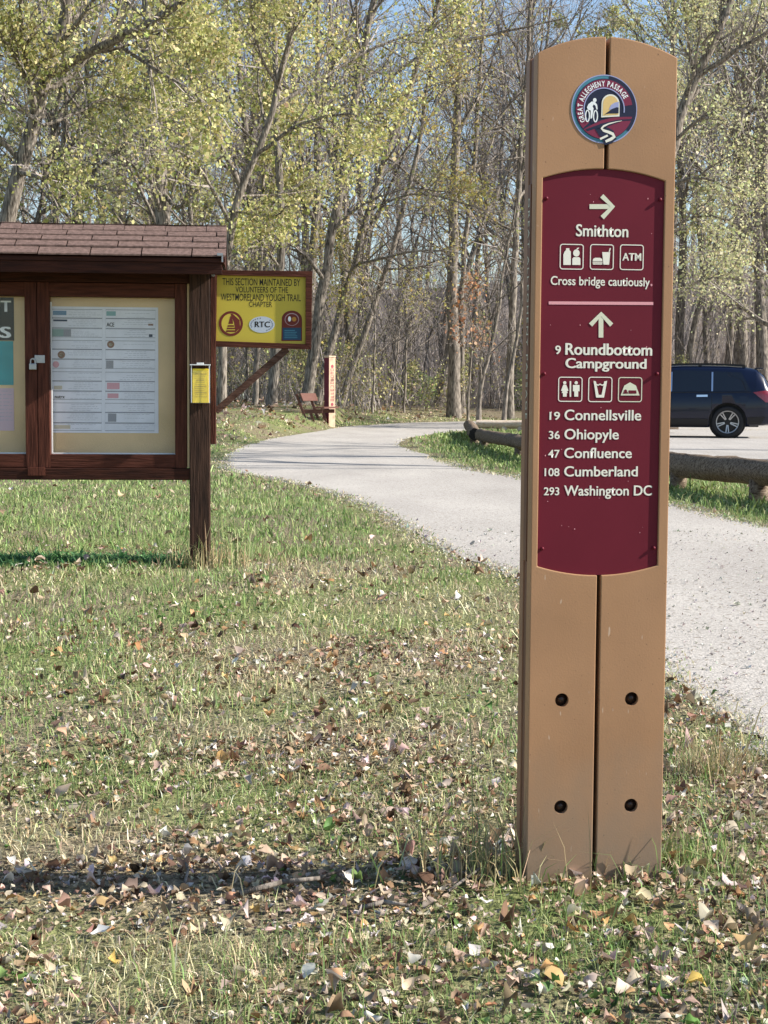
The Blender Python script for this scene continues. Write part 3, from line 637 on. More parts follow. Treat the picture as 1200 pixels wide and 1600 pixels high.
    for y0, y1 in rws:
        for x0, x1 in ((82, 572), (606, 1092)):
            stroke(lines, [zx(x0, y0), zx(x1, y0), zx(x1, y1), zx(x0, y1)], .0026, .0016, closed=True)
            for k in range(4):
                if rng.random() < .85:
                    yy = y0 + 14 + k * 19; c = (x0 + x1) / 2 + rng.uniform(40, 80); h = rng.uniform(70, 150)
                    x = c - h
                    while x < c + h:
                        x2 = x + rng.uniform(14, 46); stroke(txtm, [zx(x, yy), zx(min(x2, x1 - 6), yy)], .0020, .0014); x = x2 + 9
    lines.build('entry_frame', M_inkgrey, s); txtm.build('print', M_inkpale, s)
    def blob(name, q, m):
        mb = MB(); mb.flat([zx(*p) for p in q], .0018); mb.build(name, m, s)
    bx = lambda x0, y0, x1, y1: [(x0, y0), (x1, y0), (x1, y1), (x0, y1)]
    ci = lambda x, y, r: [(x + r * math.cos(a), y + r * math.sin(a)) for a in np.linspace(0, 6.283, 18)[:-1]]
    c = {k: mat(k, v, .7) for k, v in dict(print_blue=(.13, .25, .40), print_teal=(.2, .38, .40), print_navy=(.03, .05, .10), print_green=(.24, .36, .34), print_pink=(.62, .33, .38), print_brown=(.25, .14, .10), print_cream=(.55, .50, .40), print_mid=(.28, .29, .33)).items()}
    for q, m in ((bx(92, 140, 222, 182), 'print_blue'), (bx(94, 225, 230, 243), 'print_navy'), (bx(84, 318, 195, 390), 'print_green'), (bx(195, 318, 268, 390), 'print_mid'), (bx(612, 140, 704, 184), 'print_teal'),
                 (bx(1022, 258, 1072, 276), 'print_brown'), (bx(1030, 360, 1066, 388), 'print_navy'), (ci(656, 463, 36), 'print_brown'), (ci(175, 568, 37), 'print_brown'), (ci(122, 664, 32), 'print_pink'),
                 (bx(612, 622, 684, 696), 'print_mid'), (bx(622, 838, 746, 902), 'print_pink'), (bx(628, 944, 736, 990), 'print_pink'), (bx(104, 872, 184, 908), 'print_cream'), (bx(634, 1142, 716, 1222), 'print_mid'), (bx(108, 1258, 266, 1294), 'print_cream')):
        blob('printed_logo', q, c[m])
    blob('printed_logo', ci(656, 463, 18), c['print_cream']); blob('printed_logo', ci(175, 568, 22), c['print_cream'])
    def small(txt, x0, y0, x1, y1):
        a, b_ = zx(x0, y1), zx(x1, y0); text_on(txt, (*a, *b_), .0021, M_black, s, .03)
    small('ACE', 614, 250, 690, 290); small('nutrx', 112, 968, 210, 996)
    bs, w1, h1 = sheet_thing('header_card', 'black card with large white capital letters on the left kiosk board', 'notice', (-60, 465, 21.5, 531.5), M_black, w=wp)
    H = lambda x, y: ((x + 60) / 81.5 * w1, (531.5 - y) / 66.5 * h1)
    for txt, x0, y0, x1, y1 in (('T', 1.0, 470, 17.2, 487), ('SS', -17.5, 510, 17.0, 527.5)):
        text_on(txt, (*H(x0, y1), *H(x1, y0)), .0016, M_white, bs, .05)
    sheet_thing('flyer', 'teal paper flyer pinned under the black card in the kiosk', 'flyer', (-58, 533, 20.5, 601), M_tealp)
    pk, w2, h2 = sheet_thing('flyer', 'pale pink paper flyer pinned lowest on the left kiosk board', 'flyer', (-58, 606.5, 21.5, 672.5), M_pinkp)
    mb = MB(); rng = random.Random(5)
    for k in range(9):
        v = h2 * (.93 - k * .085); x = .02
        while x < w2 - .02: x2 = x + rng.uniform(.01, .04); stroke(mb, [(x, v), (min(x2, w2 - .01), v)], .0028, .0014); x = x2 + .008
    mb.build('print', M_inkpale, pk)
    # brochure box on the post
    bxr = thing('brochure_box', 'clear plastic brochure box of yellow leaflets screwed to the kiosk post', 'brochure box', (b.x, b.y, 0), fc.yaw)
    (u0, v0), (u1, v1) = K(298.5, 630, .03), K(328.5, 571, .03)
    mb = MB(); d0, d1 = -.045, -.002
    mb.box(u0, u1, d0, d0 + .002, v0, v1 - .03); mb.box(u0, u0 + .002, d0 + .0021, d1, v0, v1); mb.box(u1 - .002, u1, d0 + .0021, d1, v0, v1); mb.box(u0 + .0021, u1 - .0021, d0 + .0021, d1, v0, v0 + .002); mb.build('box_shell', M_plastic, bxr)
    mb = MB(); mb.box(u0 - .006, u1 + .001, d0 - .004, d1, v1 + .0005, v1 + .006); mb.box((u0 + u1) / 2 - .022, (u0 + u1) / 2 + .018, d0 - .002, d1 - .004, v1 + .0061, v1 + .016)
    mb.box(u1 - .0075, u1 - .0022, d0 - .0012, d0 - .0002, v0 + .002, v1 - .001); mb.box(u0 + .0005, u0 + .005, d0 - .0012, d0 - .0002, v0 + .004, v1 - .001); mb.build('lid', M_edge, bxr)
    lt = thing('leaflet_stack', 'stack of yellow leaflets filling the clear box on the post', 'leaflets', (b.x, b.y, 0), fc.yaw)
    mb = MB()
    for k in range(7): mb.box(u0 + .009 + .0004 * k, u1 - .012 + .0006 * k, d0 + .006 + k * .005, d0 + .0102 + k * .005, v0 + .003, v1 - .022 + .0015 * (k % 3))
    mb.build('leaflet', M_yellowp, lt)
    mb = MB(); rng = random.Random(8)
    for k in range(12): stroke(mb, [(u0 + .02 + rng.uniform(0, .01), v1 - .05 - k * .012), (u1 - .03 + rng.uniform(-.01, .01), v1 - .05 - k * .012)], .003 if k % 3 else .007, -d0 - .0055)
    mb.build('print', mat('leaflet_print', (.62, .43, .05), .7), lt)
    # yellow maintenance sign on a bracket fixed to the post's right side
    sg = thing('maintenance_sign', 'yellow framed volunteer sign on a red bracket beside the kiosk', 'sign', (b.x, b.y, 0), fc.yaw)
    ub = K(328.8, 600)[0] + .0008; ub = max(ub, pw + .001); ue = K(337.2, 600)[0]
    mb = MB(); mb.box(ub, ue, 0.01, .105, K(333, 694)[1], K(333, 424.5)[1]); br = mb.build('bracket_board', M_stain, sg, bevel=.003)
    mb = MB(); mb.cyl((ub + .016, .0098, K(333, 427.5)[1] - .006), (0, -1, 0), .011, .006, 14); mb.build('bracket_bolt', M_steel, br, smooth=False)
    ws = -.03; G = lambda x, y: K(300 + x / 5, 400 + y / 5, ws)
    def bar4(p, q, a, c): return [p, q, a, c]
    fo = [G(188, 112), G(940, 120), G(930, 730), G(188, 708)]; fi = [G(196, 150), G(888, 165), G(886, 688), G(188, 664)]
    fr = MB()
    for k in range(4):
        k2 = (k + 1) % 4; fr.prism([fo[k], fo[k2], fi[k2], fi[k]], ws - .02, ws + .018 + .0005 * (k % 2))
    fro = fr.build('sign_frame', M_stainh, sg, bevel=.0015)
    mb = MB(); g = .002; mb.prism([(fi[0][0] - g, fi[0][1] + g), (fi[1][0] + g, fi[1][1] + g), (fi[2][0] + g, fi[2][1] - g), (fi[3][0] - g, fi[3][1] - g)], ws - .012, ws - .004); pn = mb.build('sign_panel', M_yellow, sg)
    lw = ws - .0032
    Q = lambda x, y: K(300 + x / 5, 400 + y / 5, lw)
    mi_ = mat('sign_black_ink', (.02, .015, .01), .5)
    for s_, x0, y0, x1, y1 in (('THIS SECTION MAINTAINED BY', 238, 180, 845, 228), ('VOLUNTEERS OF THE', 340, 243, 750, 284), ('WESTMORELAND YOUGH TRAIL', 225, 300, 850, 347), ('CHAPTER', 445, 357, 626, 397)):
        text_on(s_, (*Q(x0, y1), *Q(x1, y0)), lw, mi_, pn, .005)
    def disc(cx, cy, rx, ry, n=36): return [Q(cx + rx * math.cos(2 * math.pi * i / n), cy - ry * math.sin(2 * math.pi * i / n)) for i in range(n)]
    def part(name, polys, m, dl, parent=pn):
        mb = MB()
        for q in polys: mb.flat(q, lw + dl)
        return mb.build(name, m, parent)
    Mrd = mat('sign_brown_red', (.14, .02, .012), .5); Myl = mat('sign_yellow_ink', (.60, .46, .06), .5); Mor = mat('sign_orange_ink', (.45, .2, .03), .5); Mrt = mat('sign_grey_blue', (.48, .52, .58), .5); Mbl = mat('sign_blue_ink', (.02, .06, .11), .5)
    part('round_logo', [disc(304, 528, 94, 98)], Mrd, .0003); part('round_logo', [disc(304, 528, 74, 78)], Myl, .0006)
    part('round_logo', [[Q(300, 452), Q(318, 452), Q(372, 500), Q(376, 560), Q(340, 596), Q(328, 520)]], Mrd, .0009)
    part('round_logo', [[Q(300, 470), Q(312, 470), Q(322, 530), Q(284, 530)], [Q(280, 540), Q(326, 540), Q(330, 553), Q(276, 553)], [Q(274, 560), Q(334, 560), Q(337, 572), Q(270, 572)], [Q(268, 580), Q(338, 580), Q(342, 594), Q(264, 594)]], Mrd, .0011)
    part('oval_logo', [disc(546, 536, 100, 64)], Mrt, .0003)
    text_on('RTC', (*Q(490, 556), *Q(610, 512)), lw + .0008, mi_, pn, .03)
    mb = MB()
    for k in range(16):
        a = R(200 - k * 14.5 + (0 if k < 8 else -44)); p = Q(546 + 84 * math.cos(a), 536 - 50 * math.sin(a)); mb.flat(ell(p, .0035, .0045, 6), lw + .0007)
    mb.build('oval_logo', M_inkgrey, pn)
    arch = [Q(698, 664), Q(702, 492)] + [Q(780 + 79 * math.cos(a), 494 - 68 * math.sin(a)) for a in np.linspace(math.pi, 0, 14)] + [Q(860, 492), Q(860, 664)]
    part('arch_logo', [arch], Mrd, .0003); part('arch_logo', [[Q(708, 656), Q(708, 560), Q(852, 560), Q(852, 656)]], Mbl, .0007)
    part('arch_logo', [disc(780, 495, 56, 50)], mat('sign_lilac_ink', (.40, .25, .26), .5), .0006); part('arch_logo', [disc(780, 497, 50, 44)], Mrd, .0009)
    part('arch_logo', [disc(762, 492, 12, 20)], M_white, .0012); part('arch_logo', [disc(798, 494, 17, 18)], Mor, .0012)
    mb = MB(); rng = random.Random(3)
    for k in range(5): stroke(mb, [Q(722, 582 + k * 14), Q(722 + rng.uniform(70, 120), 582 + k * 14)], .005, lw + .0010)
    mb.build('print', M_teal, pn)
    p, q = K(337, 643, -.05), K(449, 545, -.05); mb = MB(); mb.bar((p[0] - .0, .05, p[1]), (q[0], .05, q[1]), .040, .035, up=(0, 1, 0)); mb.build('brace', mat('weathered_brace', (.055, .026, .018), .75, scale=5, stretch=(3, 14, 14), bump=.3, bscale=9, col2=(.135, .075, .055), spec=.1), sg, bevel=.003)
build_kiosk()

# ------------------------------------------------------------------ bench and pale post by the far side of the trail
def build_bench():
    p = tpt(492, 660); D = p.y; s = D / F       # metres per photo pixel there
    t = thing('park_bench', 'small red-brown plank bench leaning back at the woods edge', 'bench', p, 0)
    # side view runs left (back) to right (seat front); planks run away from the viewer
    X = lambda x: (x - 492) * s; Zz = lambda y: (660 - y) * s
    ln = 1.25
    for k, (yy, sh) in enumerate(((0.0, 0.0), (ln, 0.30))):
        mb = MB(); mb.bar((X(463) + sh, yy, Zz(616)), (X(480.5) + sh, yy, Zz(660) - .06), .075, .09, up=(0, 1, 0)); mb.build('leg', M_bench, t, bevel=.006)
        mb = MB(); mb.bar((X(472) + sh, yy + .01, Zz(643)), (X(504) + sh, yy + .01, Zz(643)), .11, .08, up=(0, 1, 0)); mb.build('seat_support', M_bench, t, bevel=.006)
        mb = MB(); mb.bar((X(484) + sh, yy + .02, Zz(640)), (X(490) + sh, yy + .02, Zz(657) - .06), .08, .08, up=(0, 1, 0)); mb.build('leg', M_bench, t, bevel=.006)
    def plank(name, x0, y0, x1, y1):
        mb = MB(); a = Vector((X(x0), -.12, Zz(y0))); b = Vector((X(x1), -.12, Zz(y1))); o = Vector((.36, ln + .25, 0)); nn = Vector((b - a).normalized().cross(Vector((0, 1, 0)))) * .045
        mb.add([a, b, b + o, a + o, a + nn, b + nn, b + o + nn, a + o + nn], [(0, 1, 2, 3), (4, 5, 6, 7), (0, 1, 5, 4), (1, 2, 6, 5), (2, 3, 7, 6), (3, 0, 4, 7)]); return mb.build(name, M_bench, t, bevel=.004)
    plank('backrest', 467.5, 615.5, 472, 627.5); plank('seat', 490, 638.5, 507, 638.5)
build_bench()
def build_mile_post():
    p = tpt(515, 663); s = p.y / F; h = 105 * s; w = 0.118
    t = thing('mile_post', 'pale square cedar post with red upright lettering beside the bench', 'marker post', p, R(39))
    mb = MB(); mb.box(-w, w, -w, w, -.1, h - .03); mb.build('post', M_mile, t, bevel=.012)
    mb = MB(); mb.box(-w - .012, w + .012, -w - .012, w + .012, h - .029, h + .02); mb.build('cap', M_mile, t, bevel=.012)
    rng = random.Random(6)
    mb = MB(); mb.box(-w - .004, -w + .01, -w + .004, w - .004, .03, h - .04); mb.build('shaded_side_face', M_maroon, t)  # maroon layer darkens the left face, its shade put into the colour
    for rot, m in ((0, M_milered),):
        mb = MB(); z = h - .32
        mb.flat(ell((0, z + .03), .05, .05, 14), w + .002)
        for k in range(10):
            z -= .098; q = .052
            for a in range(3):
                if rng.random() < .8: stroke(mb, [(-q, z + a * .028), (q, z + a * .028)], .012, w + .002)
            for sx in (-1, 1):
                if rng.random() < .75: stroke(mb, [(sx * q, z - .004), (sx * q, z + .06)], .014, w + .0025)
        mb.flat(ell((0, z - .10), .05, .05, 14), w + .002)
        o = mb.build('lettering', m, t); o.rotation_euler = (0, 0, R(rot))
build_mile_post()

# ------------------------------------------------------------------ log barrier round the parking lot
def log_thing(a, b, r, m, label, seed, stubs=(.12, .88), sink=0.0):
    """a, b: ends of the log's axis on the ground plan (x, y, height of axis)"""
    a, b = Vector(a), Vector(b); rng = np.random.default_rng(seed); L = (b - a).length; t = (b - a).normalized(); e = t.cross(Vector((0, 0, 1))).normalized(); g = t.cross(e)
    th = thing('log_rail', label, 'log rail', (a.x, a.y, 0), 0, 'logs of the parking barrier')
    n, k = 20, 26; V = []
    off = rng.normal(0, .01, (k, n)) ; ph = rng.uniform(0, 6.28, 4)
    for i in range(k):
        f = i / (k - 1); c = a + (b - a) * f + g * (.012 * math.sin(5 * f + ph[0])) + e * (.012 * math.sin(4 * f + ph[1])); rr = r * (1.04 - .08 * f) * (1 if 0 < i < k - 1 else .96)
        for j in range(n):
            an = 2 * math.pi * j / n; q = (rr + .022 * (float(vnoise(f * 11 + seed * 9, j * 1.3, seed)) - .5) + .012 * (float(vnoise(f * 34, j * .9 + 3, seed)) - .5)) * (1 + .04 * math.sin(3 * an + ph[2] + f * 2) + .025 * math.sin(5 * an + ph[3])) + off[i, j] * .35; V.append(c + (e * math.cos(an) + g * math.sin(an)) * q - Vector((a.x, a.y, 0)))
    fs = [(i * n + j, i * n + (j + 1) % n, (i + 1) * n + (j + 1) % n, (i + 1) * n + j) for i in range(k - 1) for j in range(n)]
    mb = MB(); mb.add(V, fs); lg = mb.build('log', m, th, smooth=True)
    for q_ in (V[:n], V[-n:]): mb = MB(); mb.add(q_, [list(range(n))]); mb.build('end_grain', M_logend, lg)
    for f in stubs:
        c = a + (b - a) * f; z0 = float(zf(c.x, c.y)) - .08; mb = MB(); mb.cyl((c.x - a.x, c.y - a.y, z0), (0, 0, 1), .095, c.z - r * .55 - z0, 12, r2=.09); mb.build('stub_post', m, th, smooth=True)
r_ = 0.145
def lp(px, py, hz): q = gpt(px, py); return (q.x, q.y, hz)
log_thing((2.15, 41.0, .23), (1.76, 31.2, .25), .128, M_logb, 'log seen end on with dark cut end at the corner of the barrier', 1, (.40, .96))
log_thing((1.84, 31.0, .245), (2.26, 23.4, .26), .110, M_logb, 'grey log rail between the end-on log and the trail sign post', 2, (.10, .74))
log_thing((2.36, 23.1, .25), (3.02, 18.5, .26), .105, M_logb, 'grey log rail mostly hidden behind the trail sign post', 3, (.1, .9))
log_thing((3.08, 18.3, .27), (3.90, 13.6, .315), .127, M_logb, 'thick weathered log rail right of the sign post in front of the dark car', 4, (.17, .63))
log_thing((2.55, 44.5, .20), (8.0, 43.6, .20), .115, M_logpale, 'pale sunlit log lying across the far end of the grass island', 5, (.14, .22, .6, .9))

# ------------------------------------------------------------------ parked car
def build_car():
    rear = gpt(1136, 685); hd = R(180 - 11)        # nose points left and away
    # local x: 0 = rear bumper, forward positive; wheels at 1.10 and 3.96
    yaw = hd; fx, fy = math.cos(yaw), math.sin(yaw); hw = 0.98
    # place so that the near rear wheel (local x 1.10, y +/-0.85) stands at 'rear'; the near side is local +y (left side of the car)
    nx_, ny_ = -fy, fx     # local +y
    near = 1 if ny_ < 0 else -1
    ox, oy = rear.x - fx * 1.08 - nx_ * near * .86, rear.y - fy * 1.08 - ny_ * near * .86
    t = thing('parked_car', 'dark blue sport utility car parked on the gravel behind the log rail', 'car', (ox, oy, .008), yaw)
    xs_ = np.array([0.0, .04, .12, .25, .42, .7, 1.1, 1.6, 2.2, 2.8, 3.25, 3.6, 3.95, 4.4, 4.75, 4.93, 5.0])
    zt = np.array([.98, 1.10, 1.27, 1.50, 1.66, 1.71, 1.735, 1.745, 1.74, 1.70, 1.55, 1.28, 1.10, 1.04, .98, .88, .70])     # top line
    zc = np.array([.97, 1.02, 1.06, 1.09, 1.09, 1.08, 1.07, 1.06, 1.05, 1.04, 1.03, 1.02, .99, .95, .88, .78, .62])         # belt
    zb = np.array([.42, .36, .33, .32, .30, .28, .26, .25, .25, .25, .25, .25, .26, .27, .28, .30, .38])                     # sill
    wb_ = np.array([.72, .86, .91, .94, .96, .975, .98, .98, .98, .98, .98, .98, .975, .95, .88, .76, .60])                  # widest
    wt = np.array([.66, .68, .68, .68, .69, .70, .70, .70, .70, .69, .68, .72, .80, .80, .76, .66, .5])                      # roof edge half width
    def at(x): return [float(np.interp(x, xs_, q)) for q in (zt, zc, zb, wb_, wt)]
    def sec(x):
        a, c, b, w, r = at(x); h = a - c
        pts = [(w * .90, b), (w * .965, b + .07), (w, b + (c - b) * .35), (w * .995, b + (c - b) * .7), (w * .965, c), (w * .955 + (r - w * .955) * .45, c + h * .45), (r + (w - r) * .08, c + h * .84), (r * .93, c + h * .955), (r * .70, a), (0, a + .012)]
        return pts
    X = np.unique(np.concatenate((xs_, np.linspace(0, 5, 46)))); S = [sec(x) for x in X]; k = len(S[0])
    mb = MB(); V = []
    for x, s in zip(X, S): V += [(x, -y, z) for y, z in s] + [(x, y, z) for y, z in s[::-1][1:]]
    m_ = 2 * k - 1; fs = [(i * m_ + j, i * m_ + j + 1, (i + 1) * m_ + j + 1, (i + 1) * m_ + j) for i in range(len(X) - 1) for j in range(m_ - 1)]
    fs += [(i * m_, (i + 1) * m_, (i + 1) * m_ + m_ - 1, i * m_ + m_ - 1) for i in range(len(X) - 1)]
    fs += [list(range(m_)), list(range((len(X) - 1) * m_, len(X) * m_))]
    mb.add(V, fs); body = mb.build('body', M_car, t, smooth=True)
    wx = (1.08, 3.94); cut = MB()
    for x in wx: cut.cyl((x, -1.2, .40), (0, 1, 0), .445, 2.4, 40)
    co = cut.build('cutter', M_carblk, t); md = body.modifiers.new('arches', 'BOOLEAN'); md.operation = 'DIFFERENCE'; md.object = co; md.solver = 'EXACT'
    bpy.context.view_layer.update(); dg = bpy.context.evaluated_depsgraph_get(); nm = bpy.data.meshes.new_from_object(body.evaluated_get(dg)); body.modifiers.clear(); body.data = nm; bpy.data.objects.remove(co)
    def side_y(x, z):
        s = sec(x); zz = [p[1] for p in s]; yy = [p[0] for p in s]; return float(np.interp(z, zz, yy))
    def skin(name, q, m, parent, off=.008, nx=10, nz=5, sides=(-1, 1)):
        """q: four (x,z) corners; a patch that follows the flank"""
        for sd_ in sides:
            V, fs = [], []
            for j in range(nz + 1):
                for i in range(nx + 1):
                    a, c = i / nx, j / nz; x = (q[0][0] * (1 - a) + q[1][0] * a) * (1 - c) + (q[3][0] * (1 - a) + q[2][0] * a) * c; z = (q[0][1] * (1 - a) + q[1][1] * a) * (1 - c) + (q[3][1] * (1 - a) + q[2][1] * a) * c
                    V.append((x, sd_ * (side_y(x, z) + off), z))
            fs = [(j * (nx + 1) + i, j * (nx + 1) + i + 1, (j + 1) * (nx + 1) + i + 1, (j + 1) * (nx + 1) + i) for j in range(nz) for i in range(nx)]
            mb = MB(); mb.add(V, fs); o = mb.build(name, m, parent, smooth=True)
    skin('window', [(.55, 1.13), (1.42, 1.12), (1.42, 1.60), (.78, 1.57)], M_carglass, t); skin('window', [(1.50, 1.12), (2.38, 1.10), (2.38, 1.62), (1.50, 1.61)], M_carglass, t); skin('window', [(2.46, 1.10), (3.42, 1.08), (2.98, 1.56), (2.46, 1.61)], M_carglass, t)
    skin('window_trim', [(1.435, 1.12), (1.475, 1.12), (1.475, 1.58), (1.435, 1.58)], M_chrome, t, .012, 1, 4); skin('window_trim', [(2.40, 1.11), (2.43, 1.11), (2.43, 1.58), (2.40, 1.58)], M_chrome, t, .012, 1, 4)
    skin('sill_cladding', [(.30, .33), (.62, .33), (.62, .50), (.20, .52)], M_carblk, t, .012, 4, 3); skin('sill_cladding', [(1.54, .28), (3.48, .28), (3.48, .46), (1.54, .46)], M_carblk, t, .012, 10, 3)
    skin('tail_light', [(.10, .86), (.20, .86), (.50, 1.10), (.10, 1.16)], M_tail, t, .014, 6, 5)
    skin('tail_light', [(.025, .86), (.085, .86), (.085, 1.16), (.04, 1.10)], M_lens, t, .016, 2, 4)
    skin('headlight', [(4.45, .80), (4.88, .72), (4.85, .82), (4.45, .92)], M_lens, t, .01, 6, 3)
    for x in (1.455, 2.415, 3.46): skin('door_seam', [(x, .47), (x + .012, .47), (x + .012, 1.09), (x, 1.09)], M_carblk, t, .003, 1, 6)
    skin('fuel_flap', [(.62, .86), (.80, .86), (.80, 1.0), (.62, 1.0)], M_car, t, .004, 3, 3)
    skin('belt_moulding', [(.55, 1.095), (3.45, 1.06), (3.45, 1.075), (.55, 1.112)], M_carblk, t, .012, 14, 1)
    for x in (1.56, 2.50): skin('door_handle', [(x, .985), (x + .26, .98), (x + .26, 1.03), (x, 1.035)], M_chrome, t, .03, 3, 2)
    # rear glass, plate, bumper step, tailpipes, roof rails, windscreen
    mb = MB(); mb.add([(.06, -.58, 1.16), (.06, .58, 1.16), (.33, .52, 1.595), (.33, -.52, 1.595)], [(0, 1, 2, 3)]); mb.v = [(x - .035, y, z + .012) for x, y, z in mb.v]; mb.build('rear_window', M_carglass, t)
    mb = MB(); mb.add([(3.64, -.62, 1.27), (3.64, .62, 1.27), (3.02, .56, 1.67), (3.02, -.56, 1.67)], [(0, 1, 2, 3)]); mb.v = [(x + .03, y, z + .03) for x, y, z in mb.v]; mb.build('windscreen', M_carglass, t)
    mb = MB(); mb.box(-.03, .12, -.66, .66, .40, .58); mb.build('rear_bumper', M_carblk, t, bevel=.03)
    mb = MB(); mb.box(-.012, .03, -.26, .26, .76, .88); mb.build('number_plate', M_white, t, bevel=.004)
    mb = MB(); mb.box(.26, .46, -.60, .60, 1.655, 1.69); mb.build('spoiler', M_car, t, bevel=.015)
    for y in (-.52, .52):
        mb = MB(); mb.cyl((-.04, y, .34), (1, 0, 0), .045, .3, 16); mb.build('tailpipe', M_chrome, t, smooth=True)
    for y in (-.63, .63):
        mb = MB()
        for a, b in zip(np.linspace(.7, 2.8, 8), np.linspace(.7, 2.8, 8)[1:]): mb.bar((a, y, at(a)[0] + .035), (b, y, at(b)[0] + .035), .03, .03, up=(0, 1, 0))
        for x in (.72, 1.75, 2.76): mb.box(x - .04, x + .04, y - .012, y + .012, at(x)[0] - .03, at(x)[0] + .03)
        mb.build('roof_rail', M_carblk, t)
        sd_ = 1 if y > 0 else -1; mb = MB(); mb.box(3.12, 3.30, min(sd_ * .98, sd_ * 1.14), max(sd_ * .98, sd_ * 1.14), 1.08, 1.22); mb.build('mirror', M_car, t, bevel=.03)
    mb = MB(); mb.box(.35, 4.6, -.80, .80, .27, .60); mb.build('underbody', M_carblk, t)
    for x in wx:
        mb = MB(); mb.cyl((x, -.73, .40), (0, 1, 0), .4435, 1.46, 40); mb.build('wheel_well', M_carblk, t)
    for x in wx:
        for sd_ in (-1, 1):
            w = thing('wheel', None, None); w.parent = t; w.location = (x, sd_ * .845, .385); w.rotation_euler = (0, 0, 0 if sd_ < 0 else math.pi); 
            # outer side is local -y
            mb = MB(); mb.lathe([(.275, -.10), (.30, -.118), (.345, -.118), (.375, -.095), (.387, -.05), (.387, .05), (.375, .095), (.345, .115), (.275, .10)], (0, 0, 0), (0, 1, 0), 40); mb.build('tyre', M_tyre, w, smooth=True)
            mb = MB(); mb.lathe([(.276, -.10), (.268, -.112), (.252, -.108), (.245, -.05), (.245, .09)], (0, 0, 0), (0, 1, 0), 40)
            for s_ in range(5):
                a = R(90 + 72 * s_ + 36)
                for o in (-.13, .13):
                    p0 = (.07 * math.cos(a + o * 1.2), -.082, .07 * math.sin(a + o * 1.2)); p1 = (.25 * math.cos(a + o), -.104, .25 * math.sin(a + o)); mb.bar(p0, p1, .026, .02, up=(0, 1, 0))
            mb.build('rim', M_rim, w)
            mb = MB(); mb.cyl((0, .02, 0), (0, -1, 0), .244, .04, 32); mb.cyl((0, -.021, 0), (0, -1, 0), .062, .058, 16); mb.build('brake_disc', M_carblk, w)
build_car()

# ------------------------------------------------------------------ turf blades and fallen leaves on the lawn
def hsv_jit(rng, base, n, j=0.18):
    b = np.asarray(base, float)[rng.integers(0, len(base), n)]
    return np.clip(b * (1 + rng.normal(0, j, (n, 1))) * (1 + rng.normal(0, 0.06, (n, 3))), 0.004, 0.9)
GREEN = [(0.19, 0.27, 0.085), (0.25, 0.315, 0.12), (0.13, 0.20, 0.06), (0.32, 0.355, 0.16)]
STRAW = [(0.54, 0.47, 0.29), (0.45, 0.385, 0.235), (0.62, 0.55, 0.37), (0.31, 0.255, 0.15), (0.43, 0.42, 0.21)]
def clear_of(x, y, slack):
    """keeps plants off the gravel; a few stray over its edge"""
    k = np.zeros(len(x), bool)
    for dx, dy in ((0, 0), (slack, 0), (-slack, 0), (0, slack), (0, -slack)): k |= ~(inside(x + dx, y + dy, TRAIL) | inside(x + dx, y + dy, LOT))
    return k
def greenness(x, y):
    g = 0.55 * vnoise(x * 0.8 + 7, y * 0.55, 11) + 0.45 * vnoise(x * 2.3, y * 1.7, 12)
    g = g + 0.06 + 0.30 * sstep((y - 8.6) / 2) * (y < 30) - 0.10 * sstep((x + 0.2) / 1.2) * (y > 5) + 0.20 * (np.abs(x - 0.75) < 0.55) * (y < 3.7) + .5 * ((x > 1.2) & (y > 9) & (y < 45)) - 0.05 * (y < 4.2) + .22 * sstep((x + .1) / .5) * (y < 3.3)
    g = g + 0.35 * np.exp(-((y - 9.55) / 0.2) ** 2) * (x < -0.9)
    return g
def margin(x, y, d):
    k = np.zeros(len(x), bool)
    for dx, dy in ((d, 0), (-d, 0), (0, d * 2.2), (0, -d * 2.2), (d * .7, d * 1.5), (-d * .7, -d * 1.5)): k |= inside(x + dx, y + dy, TRAIL)
    return k
def blades(rng, x, y, h, w, lean):
    n = len(x); z = zf(x, y); a = rng.uniform(0, 6.283, n); b = rng.uniform(0, 6.283, n)
    P = np.stack((x, y, z - 0.004), 1); wv = np.stack((np.cos(a), np.sin(a), np.zeros(n)), 1) * w[:, None] / 2
    ld = np.stack((np.cos(b), np.sin(b), np.zeros(n)), 1) * (lean * h)[:, None]; up = np.zeros((n, 3)); up[:, 2] = h
    m = P + up * 0.55 + ld * 0.33; t = P + up * np.clip(1 - lean * 0.35, .2, 1)[:, None] + ld
    V = np.stack((P - wv, P + wv, m + wv * .8, m - wv * .8, t), 1).reshape(-1, 3)
    i = np.arange(n) * 5
    return V, np.stack((i, i + 1, i + 2, i + 3), 1), np.stack((i + 3, i + 2, i + 4), 1)
